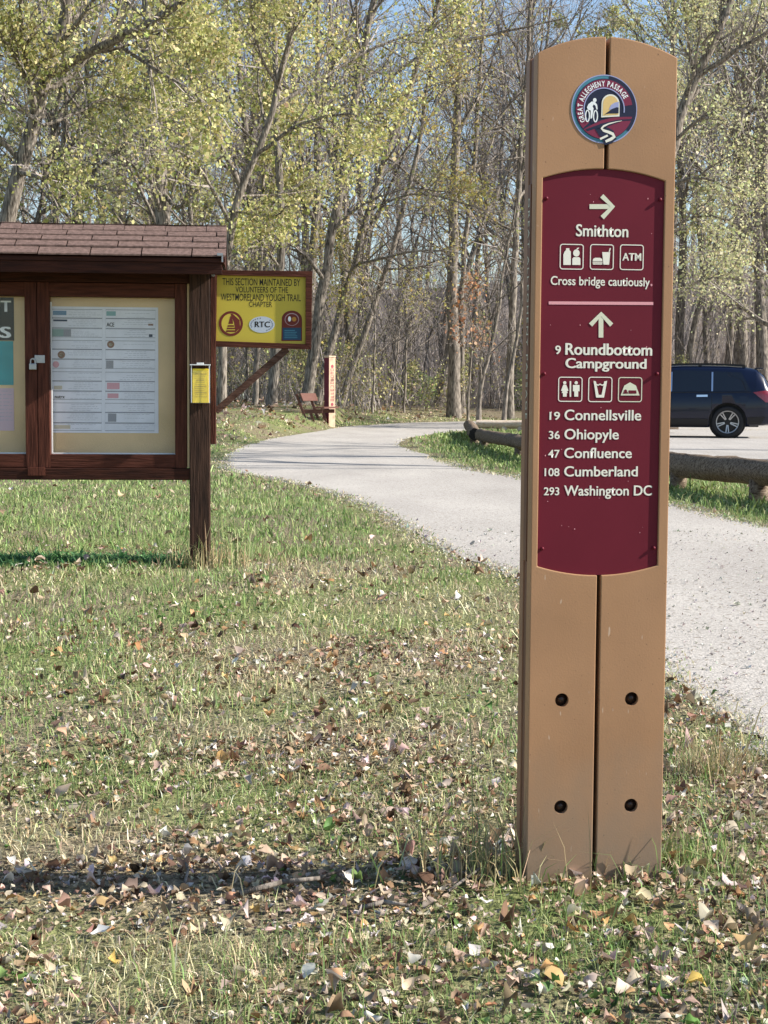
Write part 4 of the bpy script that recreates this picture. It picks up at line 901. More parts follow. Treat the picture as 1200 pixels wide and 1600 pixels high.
def build_grass():
    rng = np.random.default_rng(21); VV, Q, T, C = [], [], [], []; b0 = 0
    zones = [(2.3, 3.2, 9000, .040, .0026), (3.2, 4.6, 6500, .042, .0030), (4.6, 6.8, 3800, .045, .0040), (6.8, 10.5, 1900, .048, .0055), (10.5, 17, 750, .055, .009), (17, 30, 230, .06, .015), (30, 64, 70, .075, .028)]
    for y0, y1, dens, hh, ww in zones:
        hx = 0.27 * y1 + .5; n = int(dens * 2 * hx * (y1 - y0)); x = rng.uniform(-hx, hx, n); y = rng.uniform(y0, y1, n)
        k = (np.abs(x) < .265 * y + .45) & (clear_of(x, y, .03 + .002 * y) | (clear_of(x, y, .13) & (rng.random(n) < .22))); cl = vnoise(x * 9, y * 9, 31); k &= rng.random(n) < (.25 + 1.0 * cl)
        k &= (y < edge(x) + 11); x, y = x[k], y[k]; n = len(x)
        mg = margin(x, y, .22); g = greenness(x, y) + rng.normal(0, .16, n) - .5 * mg * (rng.random(n) < .8); gr = g > .56
        yc = 3.42 + (.45 - x) * .0437; band = (y > yc - .42) & (y < yc + .09) & (x < .28); h = .66 * hh * (1 - .45 * mg) * (1 - .68 * (band & (rng.random(n) < .96))) * rng.lognormal(0, .34, n) * (1 + .35 * gr) * (.55 + .9 * vnoise(x * 3, y * 3, 8)); lean = np.clip(rng.normal(.85, .45, n) - .25 * gr, .1, 2.2)
        c = np.where(gr[:, None], hsv_jit(rng, GREEN, n), hsv_jit(rng, STRAW, n))
        V, q, t = blades(rng, x, y, h, ww * rng.uniform(.6, 1.4, n), lean); VV.append(V); Q.append(q + b0); T.append(t + b0); C.append(np.repeat(np.clip(c * 1.12, 0, .85), 5, 0)); b0 += len(V)
    # longer tufts: beside the sign post, round the kiosk post, at the trail edge
    p1 = gpt(800, 1375); p2 = gpt(312, 886); p3 = gpt(1105, 1215); p4 = gpt(990, 1362); p5 = gpt(350, 880)
    for p, n, sp, hh, g, ww in ((p1 + Vector((-.06, .02, 0)), 110, .05, .12, .3, .003), (gpt(745, 1370), 120, .10, .10, .3, .003), (p2, 150, .12, .16, .2, .006), (p5, 160, .25, .12, .15, .006), (p3, 140, .06, .10, .05, .0035), (p4, 330, .10, .055, .92, .0035), (gpt(1040, 1345), 300, .09, .055, .8, .0035), (gpt(1180, 1190), 200, .12, .06, .4, .004)):
        x, y = rng.normal(p.x, sp, n), rng.normal(p.y, sp * .6, n); gr = rng.random(n) < g; h = hh * rng.lognormal(0, .4, n)
        c = np.where(gr[:, None], hsv_jit(rng, GREEN, n), hsv_jit(rng, [(.42, .34, .19), (.33, .27, .15)], n))
        V, q, t = blades(rng, x, y, h, np.full(n, ww), np.clip(rng.normal(.5, .3, n), .05, 1.4)); VV.append(V); Q.append(q + b0); T.append(t + b0); C.append(np.repeat(c, 5, 0)); b0 += len(V)
    # dry stubble creeping over the trail's edge
    T_ = TRAIL[(TRAIL[:, 1] > 2.5) & (TRAIL[:, 1] < 26)]; n = 15000; k_ = rng.integers(0, len(T_), n); x = T_[k_, 0] + rng.normal(0, .07, n) - .02; y = T_[k_, 1] + rng.normal(0, .13, n)
    V, q, t = blades(rng, x, y, .022 * rng.lognormal(0, .4, n), .0022 + .0006 * y, np.clip(rng.normal(1.2, .5, n), .2, 2.2)); VV.append(V); Q.append(q + b0); T.append(t + b0); C.append(np.repeat(hsv_jit(rng, STRAW + GREEN[:1], n), 5, 0)); b0 += len(V)
    # low strip of broad, dark green blades left of the kiosk post
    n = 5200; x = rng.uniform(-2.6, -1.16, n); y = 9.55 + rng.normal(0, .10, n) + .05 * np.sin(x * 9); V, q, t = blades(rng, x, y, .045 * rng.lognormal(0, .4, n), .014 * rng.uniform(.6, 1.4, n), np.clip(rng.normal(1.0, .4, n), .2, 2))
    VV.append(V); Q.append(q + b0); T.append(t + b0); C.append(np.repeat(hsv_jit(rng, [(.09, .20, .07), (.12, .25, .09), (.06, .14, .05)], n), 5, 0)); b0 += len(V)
    # lush green round the log rails
    n = 9000; y = rng.uniform(11.5, 40, n); x = np.interp(y, [11.5, 15, 18, 24, 31, 40], [3.6, 3.45, 3.05, 2.15, 1.75, 2.0]) + rng.normal(0, .35, n); k = clear_of(x, y, .02) & ~margin(x, y, .16); x, y = x[k], y[k]; n = len(x)
    V, q, t = blades(rng, x, y, .072 * rng.lognormal(0, .4, n), .002 + y * .0009, np.clip(rng.normal(.6, .3, n), .1, 1.4)); VV.append(V); Q.append(q + b0); T.append(t + b0); C.append(np.repeat(hsv_jit(rng, GREEN + [(.16, .21, .05)], n), 5, 0))
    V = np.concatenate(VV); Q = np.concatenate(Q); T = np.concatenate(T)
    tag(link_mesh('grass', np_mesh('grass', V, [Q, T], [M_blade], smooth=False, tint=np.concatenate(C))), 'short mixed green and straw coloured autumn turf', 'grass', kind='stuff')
build_grass()
LEAFC = [(.48, .38, .28), (.54, .46, .37), (.38, .275, .19), (.60, .53, .45), (.26, .165, .10), (.17, .10, .06), (.44, .27, .13), (.50, .40, .29), (.62, .55, .48), (.11, .065, .042), (.44, .34, .25), (.32, .21, .14), (.42, .33, .24), (.40, .29, .19), (.24, .15, .09)]
def leaf_mesh(rng, x, y, s, col, lift=.006, tilt=.30):
    """broad curled leaves: a lobed outline folded along the midrib"""
    n = len(x); z = zf(x, y)
    ts = np.array([-.52, -.30, -.06, .20, .50]); wd = np.array([.05, .36, .42, .30, .03]); m = 15; rows = len(ts)
    lob = rng.uniform(.6, 1.35, (n, rows, 2)); side = np.array([-1, 0, 1])
    X = np.zeros((n, rows, 3)); X[:, :, 0] = -wd * lob[:, :, 0]; X[:, :, 2] = wd * lob[:, :, 1]; X *= rng.uniform(.7, 1.15, (n, 1, 1)); X += rng.normal(0, .04, (n, rows, 1))
    Yv = np.broadcast_to(ts[None, :, None], (n, rows, 3)) + rng.normal(0, .05, (n, rows, 3)) + np.array([.07, 0, .07])[None, None, :]
    curl = rng.normal(.5, .9, (n, 1, 1)); cup = rng.normal(.35, .9, (n, 1, 1))
    Zl = np.abs(X) * curl + Yv ** 2 * cup + rng.normal(0, .055, (n, rows, 3))
    X, Yv, Zl = X.reshape(n, m), Yv.reshape(n, m), Zl.reshape(n, m)
    a = rng.uniform(0, 6.283, n); tx, ty = rng.normal(0, tilt, n), rng.normal(0, tilt, n)
    y2 = Yv * np.cos(tx)[:, None] - Zl * np.sin(tx)[:, None]; z2 = Yv * np.sin(tx)[:, None] + Zl * np.cos(tx)[:, None]
    x2 = X * np.cos(ty)[:, None] + z2 * np.sin(ty)[:, None]; z3 = -X * np.sin(ty)[:, None] + z2 * np.cos(ty)[:, None]
    xr = x2 * np.cos(a)[:, None] - y2 * np.sin(a)[:, None]; yr = x2 * np.sin(a)[:, None] + y2 * np.cos(a)[:, None]
    z3 = z3 - z3.min(1, keepdims=True)
    V = np.stack((x[:, None] + xr * s[:, None], y[:, None] + yr * s[:, None], z[:, None] + lift * rng.uniform(.2, 2.2, (n, 1)) + z3 * s[:, None]), 2).reshape(-1, 3)
    i = (np.arange(n) * m)[:, None]; q = [(r * 3 + k, r * 3 + k + 1, r * 3 + k + 4, r * 3 + k + 3) for r in range(rows - 1) for k in range(2)]
    C = np.repeat(col, m, 0).reshape(n, m, 3) * rng.uniform(.78, 1.12, (n, m, 1)); C[:, 1::3] *= 1.12
    return V, np.concatenate([i + np.array([f_]) for f_ in q]), np.clip(C.reshape(-1, 3), 0, .9)
def build_litter():
    rng = np.random.default_rng(77); VV, FF, CC = [], [], []; b = 0
    for y0, y1, d, s0 in ((2.3, 3.3, 3600, .0150), (3.3, 4.8, 2600, .0155), (4.8, 7.0, 1150, .0185), (7, 10.5, 150, .023), (10.5, 20, 10, .035), (30, 66, 12, .09)):
        hx = .27 * y1 + .5; n = int(d * 2 * hx * (y1 - y0)); x, y = rng.uniform(-hx, hx, n), rng.uniform(y0, y1, n)
        cl = vnoise(x * 2.2, y * 2.2, 41) * .6 + vnoise(x * 7, y * 7, 42) * .4
        k = (np.abs(x) < .265 * y + .4) & (rng.random(n) < np.clip((cl - .30) * 2.9, .04, 1.25)); on = inside(x, y, TRAIL) | inside(x, y, LOT); k &= ~on | (rng.random(n) < .008)
        if y0 == 30: k &= (y > edge(x) + 2)
        x, y = x[k], y[k]; n = len(x); s = s0 * np.clip(rng.lognormal(-.16, .48, n), .35, 2.4); col = .97 * hsv_jit(rng, LEAFC, n, .2)
        V, f, c = leaf_mesh(rng, x, y, s, col, lift=.007 if y1 < 8 else .02); VV.append(V); FF.append(f + b); CC.append(c); b += len(V)
    n = 1500; x = rng.uniform(-1.3, .2, n); y = 3.42 + (.45 - x) * .0437 + rng.uniform(-.40, .10, n); s = .0145 * np.clip(rng.lognormal(-.1, .45, n), .35, 2.3)   # matted litter where the turf is thin
    V, f, c = leaf_mesh(rng, x, y, s, .97 * hsv_jit(rng, LEAFC, n, .2), lift=.005, tilt=.25); VV.append(V); FF.append(f + b); CC.append(c); b += len(V)
    V = np.concatenate(VV); tag(link_mesh('fallen_leaves', np_mesh('fallen_leaves', V, [np.concatenate(FF)], [M_litter], smooth=True, tint=np.concatenate(CC))), 'scattered dry tan and brown fallen leaves over the lawn', 'leaf litter', kind='stuff')
build_litter()
def build_gravel():
    rng = np.random.default_rng(15); VV, FF, CC, b = [], [], [], 0
    T = TRAIL[(TRAIL[:, 1] > 2.5) & (TRAIL[:, 1] < 24) & (TRAIL[:, 0] < 3.5)]; k = rng.integers(0, len(T), 9000); ex = T[k, 0] + rng.normal(0, .055, 9000); ey = T[k, 1] + rng.normal(0, .10, 9000)
    n2 = 5000; y = 3.3 + 9 * rng.random(n2) ** 1.4; x = rng.uniform(0, .27, n2) * y; on = inside(x, y, TRAIL); x, y = np.concatenate((ex, x[on])), np.concatenate((ey, y[on])); n = len(x)
    V, f, c = leaf_mesh(rng, x, y, .0065 * rng.lognormal(0, .45, n) * (1 + .04 * y), hsv_jit(rng, [(.48, .45, .41), (.42, .39, .35), (.54, .51, .47), (.34, .31, .27)], n, .10), lift=.002, tilt=.3)
    V[:, 2] += .003; tag(link_mesh('loose_gravel', np_mesh('loose_gravel', V, [f], [M_litter], smooth=False, tint=c)), 'loose pale gravel scattered on the trail and along its edge', 'gravel', kind='stuff')
build_gravel()
def build_weeds():
    rng = np.random.default_rng(91); n = 5200; y = 2.4 + 6.5 * rng.random(n) ** 1.3; x = rng.uniform(-1, 1, n) * (.265 * y + .4); k = clear_of(x, y, .05) & (vnoise(x * 2.6 + 3, y * 2.6, 63) * .6 + vnoise(x * 9, y * 9, 64) * .4 > .60); x, y = x[k], y[k]; n = len(x)
    V, f, c = leaf_mesh(rng, x, y, .014 * rng.lognormal(0, .35, n), hsv_jit(rng, [(.10, .18, .045), (.15, .24, .07), (.07, .13, .035), (.20, .26, .10)], n), lift=.010, tilt=.4)
    tag(link_mesh('weeds', np_mesh('weeds', V, [f], [M_blade], smooth=True, tint=c)), 'small broad green weed leaves and clover in the turf', 'weeds', kind='stuff')
build_weeds()
def big_leaf(px, py, s, col, label, seed):
    rng = np.random.default_rng(seed); p = tpt(px, py)
    col = tuple(.72 * v + .05 for v in col); V, f, c = leaf_mesh(rng, np.array([p.x]), np.array([p.y]), np.array([s * .72]), np.array([col]), lift=.010, tilt=.35)
    V = V - np.array(p); o = link_mesh('fallen_leaf', np_mesh('fallen_leaf', V, [f], [M_litter], smooth=True, tint=c), None, p); tag(o, label, 'leaf', 'large fallen leaves in the foreground')
for q in ((480, 1495, .062, (.60, .44, .24), 'large pale orange curled leaf in the foreground below the post shadow', 1), (176, 1515, .045, (.62, .42, .08), 'bright yellow leaf at the lower left of the lawn', 2), (892, 1470, .055, (.42, .20, .03), 'rusty orange leaf lying in grass below the sign post', 3),
          (1090, 1560, .05, (.60, .40, .06), 'golden yellow leaf in the lower right corner turf', 4), (757, 1425, .052, (.80, .76, .70), 'upturned whitish leaf left below the foot of the sign post', 5), (158, 1475, .058, (.78, .75, .70), 'pale upturned leaf above the bright yellow leaf', 6), (98, 1250, .075, (.66, .48, .32), 'tan curled leaf standing above the grass at far left', 7),
          (215, 1022, .07, (.40, .17, .04), 'rust brown leaf in the middle of the lawn', 8), (870, 1545, .06, (.56, .36, .12), 'ochre leaf at the bottom edge below the sign post', 9), (1165, 1500, .06, (.50, .32, .12), 'brown yellow leaf by the right edge of the picture', 10), (20, 1420, .05, (.42, .22, .05), 'orange brown leaf under the left end of the post shadow', 11), (905, 1392, .05, (.16, .30, .06), 'small green weed leaf at the foot of the sign post', 12)):
    big_leaf(*q)
def stick(pts, r, label, seed):
    rng = np.random.default_rng(seed); P = [tpt(*p) + Vector((0, 0, h)) for *p, h in pts]; b = P[0].copy(); mb = MB(); n = 7
    for k, (p, q) in enumerate(zip(P, P[1:])):
        mb.cyl(p - b, q - p, r * (1 - .2 * k), (q - p).length, n, r2=r * (1 - .2 * (k + 1)))
    o = mb.build('fallen_stick', M_bark, None, smooth=True, loc=b); tag(o, label, 'stick')
stick([(375, 1412, .02), (440, 1400, .03), (500, 1394, .03), (540, 1386, .04)], .007, 'grey stick lying across the lower edge of the post shadow', 1)
stick([(287, 1392, .005), (294, 1374, .02), (286, 1362, .04)], .004, 'short dark stick poking up out of the post shadow', 2)
stick([(700, 1405, .015), (760, 1372, .03), (800, 1330, .06)], .0035, 'thin pale stalk leaning near the foot of the sign post', 3)
stick([(560, 1428, .01), (600, 1424, .02), (640, 1428, .015)], .006, 'brown twig piece on the turf below the middle of the shadow', 4)

# ------------------------------------------------------------------ trees
def tubes(groups):
    """groups: list of (points (n,3), radii (n,), sides) -> verts, quads"""
    bk = {}
    for P, r, s in groups: bk.setdefault((len(P), s), []).append((P, r))
    VV, FF, b = [], [], 0
    for (n, s), L in bk.items():
        P = np.stack([q[0] for q in L]); Rr = np.stack([q[1] for q in L]); N = len(L)
        T = np.gradient(P, axis=1); T /= np.linalg.norm(T, axis=2, keepdims=True) + 1e-9
        ref = np.where(np.abs(T[..., 2:3]) > .9, np.array([1., 0, 0]), np.array([0, 0, 1.])); U = np.cross(T, ref); U /= np.linalg.norm(U, axis=2, keepdims=True) + 1e-9; Wv = np.cross(T, U)
        a = np.arange(s) * 2 * np.pi / s
        ring = P[:, :, None, :] + (U[:, :, None, :] * np.cos(a)[None, None, :, None] + Wv[:, :, None, :] * np.sin(a)[None, None, :, None]) * Rr[:, :, None, None]
        VV.append(ring.reshape(-1, 3)); base = b + np.arange(N)[:, None, None] * n * s + np.arange(n - 1)[None, :, None] * s; j = np.arange(s)[None, None, :]; j2 = (j + 1) % s
        FF.append(np.stack((base + j, base + j2, base + s + j2, base + s + j), 3).reshape(-1, 4)); b += N * n * s
    return np.concatenate(VV), np.concatenate(FF)
def poly_branch(rng, p, d, L, n, wander, up):
    pts = [p]; st = L / (n - 1); d = d / np.linalg.norm(d)
    for _ in range(n - 1):
        d = d + rng.normal(0, wander, 3); d[2] += up; d = d / np.linalg.norm(d); p = p + d * st; pts.append(p)
    return np.array(pts)
def sample(P, Rr, t):
    f = t * (len(P) - 1); i = min(int(f), len(P) - 2); u = f - i; return P[i] * (1 - u) + P[i + 1] * u, P[i + 1] - P[i], Rr[i] * (1 - u) + Rr[i + 1] * u
def grow(rng, parents, k, t0, ang, lf, n, rf, wander, up, rmin, taper=.5, lmax=9.0):
    out = []
    for P, Rr in parents:
        Lp = np.linalg.norm(np.diff(P, axis=0), axis=1).sum()
        for j in range(k):
            t = min(.985, t0 + (1 - t0) * (j + rng.random()) / k); p, tan, r = sample(P, Rr, t); tan = tan / (np.linalg.norm(tan) + 1e-9)
            o = np.cross(tan, rng.normal(0, 1, 3)); o /= np.linalg.norm(o) + 1e-9; a = R(rng.normal(ang, ang * .22)); d = tan * math.cos(a) + o * math.sin(a)
            L = min(lmax, Lp * rng.uniform(*lf) * (1 - taper * t)); r0 = max(rmin, min(r * .8, r * rf * rng.uniform(.7, 1.2))); out.append((poly_branch(rng, p, d, L, n, wander, up), np.linspace(r0, max(rmin * .6, r0 * .3), n)))
    return out
def leaves_on(rng, twigs, n, size, cols, spread=.10, jit=.2):
    mid = np.array([q[0][len(q[0]) // 2] for q in twigs]); w = np.clip(.55 * vnoise(mid[:, 0] * .9 + mid[:, 1] * .6, mid[:, 2] * 1.0, 17) + .45 * vnoise(mid[:, 0] * 2.1 - mid[:, 1], mid[:, 2] * 2.2 + mid[:, 1] * 1.3, 18) - .36, .0, 1) ** 1.3 + .004
    k = rng.choice(len(twigs), n, p=w / w.sum()); f = rng.random(n) ** .7
    P = np.array([sample(*twigs[i], min(.99, t))[0] for i, t in zip(k, f)]) + rng.normal(0, spread, (n, 3))
    a = rng.normal(0, 1, (n, 3)); a[:, 2] -= .5; a /= np.linalg.norm(a, axis=1, keepdims=True); b = np.cross(a, rng.normal(0, 1, (n, 3))); b /= np.linalg.norm(b, axis=1, keepdims=True); s = (size * np.clip(rng.lognormal(0, .38, n), .4, 2.1))[:, None]
    V = np.stack((P, P + a * s * .5 + b * s * .38, P + a * s, P + a * s * .5 - b * s * .38), 1).reshape(-1, 3); i = np.arange(n) * 4
    # colour varies by clump as well as by leaf
    cl = (vnoise(P[:, 0] * 1.1 + P[:, 2] * .7, P[:, 1] * 1.1 + P[:, 2] * .9, 5) - .5) * .5
    c = hsv_jit(rng, cols, n, jit) * (1 + cl[:, None]); return V, np.stack((i, i + 1, i + 2, i + 3), 1), np.repeat(np.clip(c, .01, .9), 4, 0)
def tree_data(rng, stems, limbs, twigs, nleaf, lsize, cols, spread=.1, sides=(10, 6, 3)):
    """two meshes: trunk (stems and limbs) and crown (twigs and leaves)"""
    V, Fq = tubes([(P, r, sides[0]) for P, r in stems] + [(P, r, sides[1]) for P, r in limbs]); tr = np_mesh('trunk', V, [Fq], [M_bark])
    V, Fq = tubes([(P, r, sides[2]) for P, r in twigs]); mi = np.zeros(len(Fq), int); tint = np.zeros((len(V), 3)); qs = [Fq]
    if nleaf:
        LV, LF, LC = leaves_on(rng, twigs[len(twigs) // 4:], nleaf, lsize, cols, spread); qs.append(LF + len(V)); V = np.concatenate((V, LV)); mi = np.concatenate((mi, np.ones(len(LF), int))); tint = np.concatenate((tint, LC))
    return tr, np_mesh('crown', V, qs, [M_twig, M_leaf], mi, smooth=False, tint=tint)
YG = [(.48, .44, .17), (.58, .53, .24), (.38, .38, .13), (.68, .62, .32), (.27, .29, .09)]
OLIVE = [(.35, .35, .15), (.43, .41, .19), (.27, .28, .11), (.50, .46, .22)]
GOLD = [(.50, .43, .14), (.44, .38, .11), (.38, .37, .13), (.40, .30, .10)]
RUST = [(.42, .22, .12), (.46, .27, .16), (.34, .16, .08), (.44, .29, .18)]
PALE = [(.54, .52, .29), (.47, .46, .23), (.62, .59, .36), (.38, .39, .18)]
def generic(seed, H, r, lean, nl, nb, nt, nleaf, lsize, cols, t0=.32, ang=42, up=.05, wob=.05):
    rng = np.random.default_rng(seed); d = np.array([lean[0], lean[1], 1.0]); st = poly_branch(rng, np.array([0, 0, -.3]), d, H, 14, wob * .7, .03)
    rr = r * (1 - .82 * np.linspace(0, 1, 14) ** .9); rr[0] *= 1.4; rr[1] *= 1.08; stems = [(st, rr)]
    limbs = grow(rng, stems, nl, t0, ang, (.28, .48), 8, .55, .10, up, .012)
    br = grow(rng, limbs + [(st[8:], rr[8:])], nb, .2, 40, (.35, .62), 6, .55, .13, .03, .007)
    tw = grow(rng, br, nt, .15, 38, (.35, .7), 4, .6, .15, .02, .0055)
    fine = grow(rng, tw, 3, .2, 34, (.35, .7), 3, .7, .15, .0, .0035)
    return tree_data(rng, stems, limbs + br, tw + fine, nleaf, lsize, cols)
def place(meshes, name, label, cat, group, x, y, s=1.0, rz=0.0, tilt=0.0):
    t = thing(name, label, cat, (x, y, float(zf(x, y))), rz, group); t.scale = (s, s, s); t.rotation_euler = (tilt, 0, rz)
    link_mesh('trunk', meshes[0], t); link_mesh('crown', meshes[1], t); return t
def px_poly(pts, D, r0, r1, n=14, dd=0.0):
    """a limb traced from the photo, at its own distance D (drifting by dd over its length)"""
    m = len(pts); P = np.array([dpt(p[0], p[1], D + dd * i / (m - 1)) for i, p in enumerate(pts)])
    s = np.concatenate(([0], np.cumsum(np.linalg.norm(np.diff(P, axis=0), axis=1)))); u = np.linspace(0, s[-1], n)
    Q = np.stack([np.interp(u, s, P[:, k]) for k in range(3)], 1)
    for _ in range(2): Q[1:-1] = (Q[:-2] + 2 * Q[1:-1] + Q[2:]) / 4
    rng = np.random.default_rng(int(abs(pts[0][0]) * 7 + abs(pts[0][1]))); Q[1:-1] += rng.normal(0, .25 * r1 + .01, (n - 2, 3)); return Q, np.linspace(r0, r1, n)
def traced(seed, label, D, trunk, limbs, nb, nt, nleaf, lsize, cols, extra=6, spread=.16, t0=.4, cat='tree', name='tree', group=None, lmax=3.6, nlimb_up=.04):
    """trunk: (points, r0, r1); limbs: [(points, r0, r1, depth drift)]"""
    rng = np.random.default_rng(seed); b = tpt(trunk[0][0][0], trunk[0][0][1]) if False else None
    st = px_poly(trunk[0], D, trunk[1], trunk[2], 18); x0, y0 = float(st[0][0][0]), float(st[0][0][1]); z0 = float(zf(x0, y0))
    base = np.array([x0, y0, z0]); stems = [st]; stems[0][0][0, 2] = z0 - .3; stems[0][1][0] *= 1.35
    lm = [px_poly(p, D, a, c, 12, dd) for p, a, c, dd in limbs]
    ex = grow(rng, stems, extra, t0, 48, (.2, .36), 9, .5, .10, nlimb_up, .012, lmax=7) if extra else []
    br = grow(rng, lm, nb + 2, .25, 42, (.3, .55), 6, .6, .13, .03, .007, lmax=lmax) + grow(rng, ex + [(stems[0][0][9:], stems[0][1][9:])], nb, .2, 42, (.3, .6), 6, .5, .13, .03, .007, lmax=lmax)
    tw = grow(rng, br + lm, nt, .15, 40, (.3, .65), 4, .6, .15, .02, .0045, lmax=1.8); fine = grow(rng, tw, 2, .2, 34, (.35, .7), 3, .7, .15, -.02, .0035)
    sh = lambda L: [(P - base, r) for P, r in L]
    ms = tree_data(rng, sh(stems), sh(lm + ex + br), sh(tw + fine), nleaf, lsize, cols, spread)
    t = thing(name, label, cat, tuple(base), 0, group); link_mesh('trunk', ms[0], t); link_mesh('crown', ms[1], t); return t
S_ = lambda x, y: (x / 2.857, y / 2.857)     # measured on the enlargement of the upper left corner
traced(1, 'big leaning yellow-green maple behind the kiosk roof at far left', 33, ([(-22, 690), (-10, 520), (5, 360), S_(110, 640), S_(165, 520), S_(200, 400), S_(230, 200), S_(310, 50), (125, -60), (150, -240)], .21, .09),
       [([S_(215, 330), S_(290, 310), S_(430, 215), S_(560, 150), S_(690, 95), S_(770, 55), S_(860, -5), (330, -60)], .11, .05, -2.5), ([S_(720, 95), S_(800, 115), S_(880, 150), S_(950, 185), S_(1020, 215)], .05, .02, 1.5),
        ([S_(520, 185), S_(570, 230), S_(650, 290), S_(760, 350), S_(860, 400), S_(930, 470), S_(945, 560)], .045, .018, -3), ([S_(60, 760), S_(200, 800), S_(270, 785), S_(370, 805), S_(460, 850)], .06, .025, -2), ([S_(190, 560), S_(340, 510), S_(470, 430), S_(560, 430), S_(680, 460)], .04, .015, 2),
        ([S_(200, 430), S_(100, 330), S_(20, 180), (-30, 0)], .06, .02, -2), ([S_(170, 540), S_(60, 470), (-20, 130)], .05, .02, -3), ([S_(235, 180), S_(180, 60), S_(170, -80)], .08, .03, 2)],
       7, 6, 27000, .066, YG, extra=9, spread=.22, t0=.35)
traced(2, 'yellow-green tree leaning right above the kiosk roof end', 44, ([(345, 640), (350, 480), (357, 345), (375, 290), (402, 240), (432, 165), (455, 60), (470, -80), (480, -260)], .13, .05),
       [([(375, 290), (340, 215), (300, 150), (290, 60), (260, -40)], .08, .03, -2), ([(402, 240), (470, 190), (540, 175), (600, 190)], .06, .02, -2), ([(432, 165), (520, 110), (600, 65), (720, 30)], .06, .02, 2), ([(357, 345), (320, 270), (280, 230), (215, 235)], .06, .02, -3), ([(360, 330), (430, 340), (450, 320)], .04, .015, -1), ([(440, 140), (400, 80), (390, 0), (380, -80)], .05, .02, -3)],
       8, 6, 24000, .076, YG, extra=8, spread=.3, t0=.35)
traced(3, 'dark slender tree with a bare crooked fork behind the kiosk roof', 52, ([(262, 650), (258, 480), (256, 340), (250, 280), (240, 215), (236, 150), (228, 40), (220, -120)], .26, .10),
       [([(252, 300), (285, 330), (300, 280), (320, 260)], .08, .03, -1), ([(254, 310), (225, 270), (190, 245), (130, 205)], .07, .02, -2), ([(238, 200), (262, 165), (268, 90), (280, 0)], .08, .03, 1)], 7, 6, 2600, .10, OLIVE, extra=7)
traced(4, 'thick pale trunk leaning right just behind the yellow sign', 57, ([(474, 648), (488, 560), (505, 460), (515, 390), (531, 290), (556, 160), (580, 20), (600, -150)], .22, .08),
       [([(508, 440), (480, 400), (455, 375), (425, 380), (390, 388), (352, 392)], .08, .03, -3), ([(520, 360), (560, 320), (640, 290), (700, 300)], .06, .02, -2), ([(545, 215), (600, 130), (660, 80), (720, 60)], .07, .02, 1), ([(531, 290), (500, 200), (480, 130), (470, 40)], .07, .02, 2)], 9, 7, 4500, .085, OLIVE, extra=9)
traced(5, 'second leaning grey trunk crossing behind the pale cedar post', 59, ([(492, 648), (512, 560), (536, 470), (556, 400), (590, 280), (640, 140), (690, 0), (720, -150)], .165, .06),
       [([(540, 460), (545, 420), (560, 402), (590, 412), (620, 395), (660, 388), (720, 396)], .07, .02, -3), ([(575, 330), (640, 300), (700, 310), (760, 330)], .05, .02, -2), ([(600, 250), (570, 170), (560, 90), (600, -20)], .06, .02, -1)], 9, 7, 4500, .085, GOLD, extra=9)
traced(6, 'grey trunk bending right with hanging golden leaves', 61, ([(530, 646), (548, 575), (572, 510), (592, 455), (620, 370), (650, 250), (670, 120), (690, -60)], .14, .05),
       [([(585, 475), (560, 430), (540, 400), (520, 370)], .06, .02, -2), ([(600, 430), (560, 390), (530, 385), (510, 400)], .05, .015, -2.5), ([(605, 420), (650, 420), (700, 400)], .05, .015, -2), ([(596, 450), (575, 430), (552, 445), (535, 480)], .035, .01, -2), ([(612, 395), (590, 360), (555, 350), (530, 380), (520, 420)], .04, .01, -3), ([(600, 440), (640, 450), (670, 490)], .03, .01, -2)], 10, 7, 7000, .078, GOLD + OLIVE, extra=7, spread=.3)
traced(7, 'straight grey trunk standing upright in the middle of the woods edge', 63, ([(709, 640), (708, 560), (706, 450), (709, 330), (712, 200), (716, 60), (718, -120)], .26, .10),
       [([(708, 480), (740, 450), (765, 410), (800, 400)], .05, .02, -2), ([(709, 340), (660, 290), (600, 240), (560, 230)], .07, .02, -1), ([(712, 240), (770, 200), (820, 130), (880, 70)], .07, .02, 1)], 8, 6, 500, .08, OLIVE, extra=9)
traced(8, 'thin dark trunk just right of the straight grey one', 66, ([(722, 640), (721, 560), (720, 470), (730, 350), (745, 220), (752, 80), (760, -80)], .13, .06), [], 8, 6, 300, .08, OLIVE, extra=9)
traced(9, 'short thick trunk under the yellow sign', 52, ([(423, 653), (430, 560), (436, 470), (440, 380), (436, 250), (430, 100), (425, -80)], .18, .07), [([(438, 420), (410, 380), (380, 350)], .06, .02, -2)], 7, 6, 5200, .105, YG, extra=7, spread=.25)
traced(10, 'slim pale trunk between the kiosk bracket and the short thick trunk', 54, ([(397, 648), (402, 560), (406, 450), (409, 350), (412, 200), (416, 40)], .10, .05), [], 6, 5, 3800, .10, YG, extra=7, spread=.2)
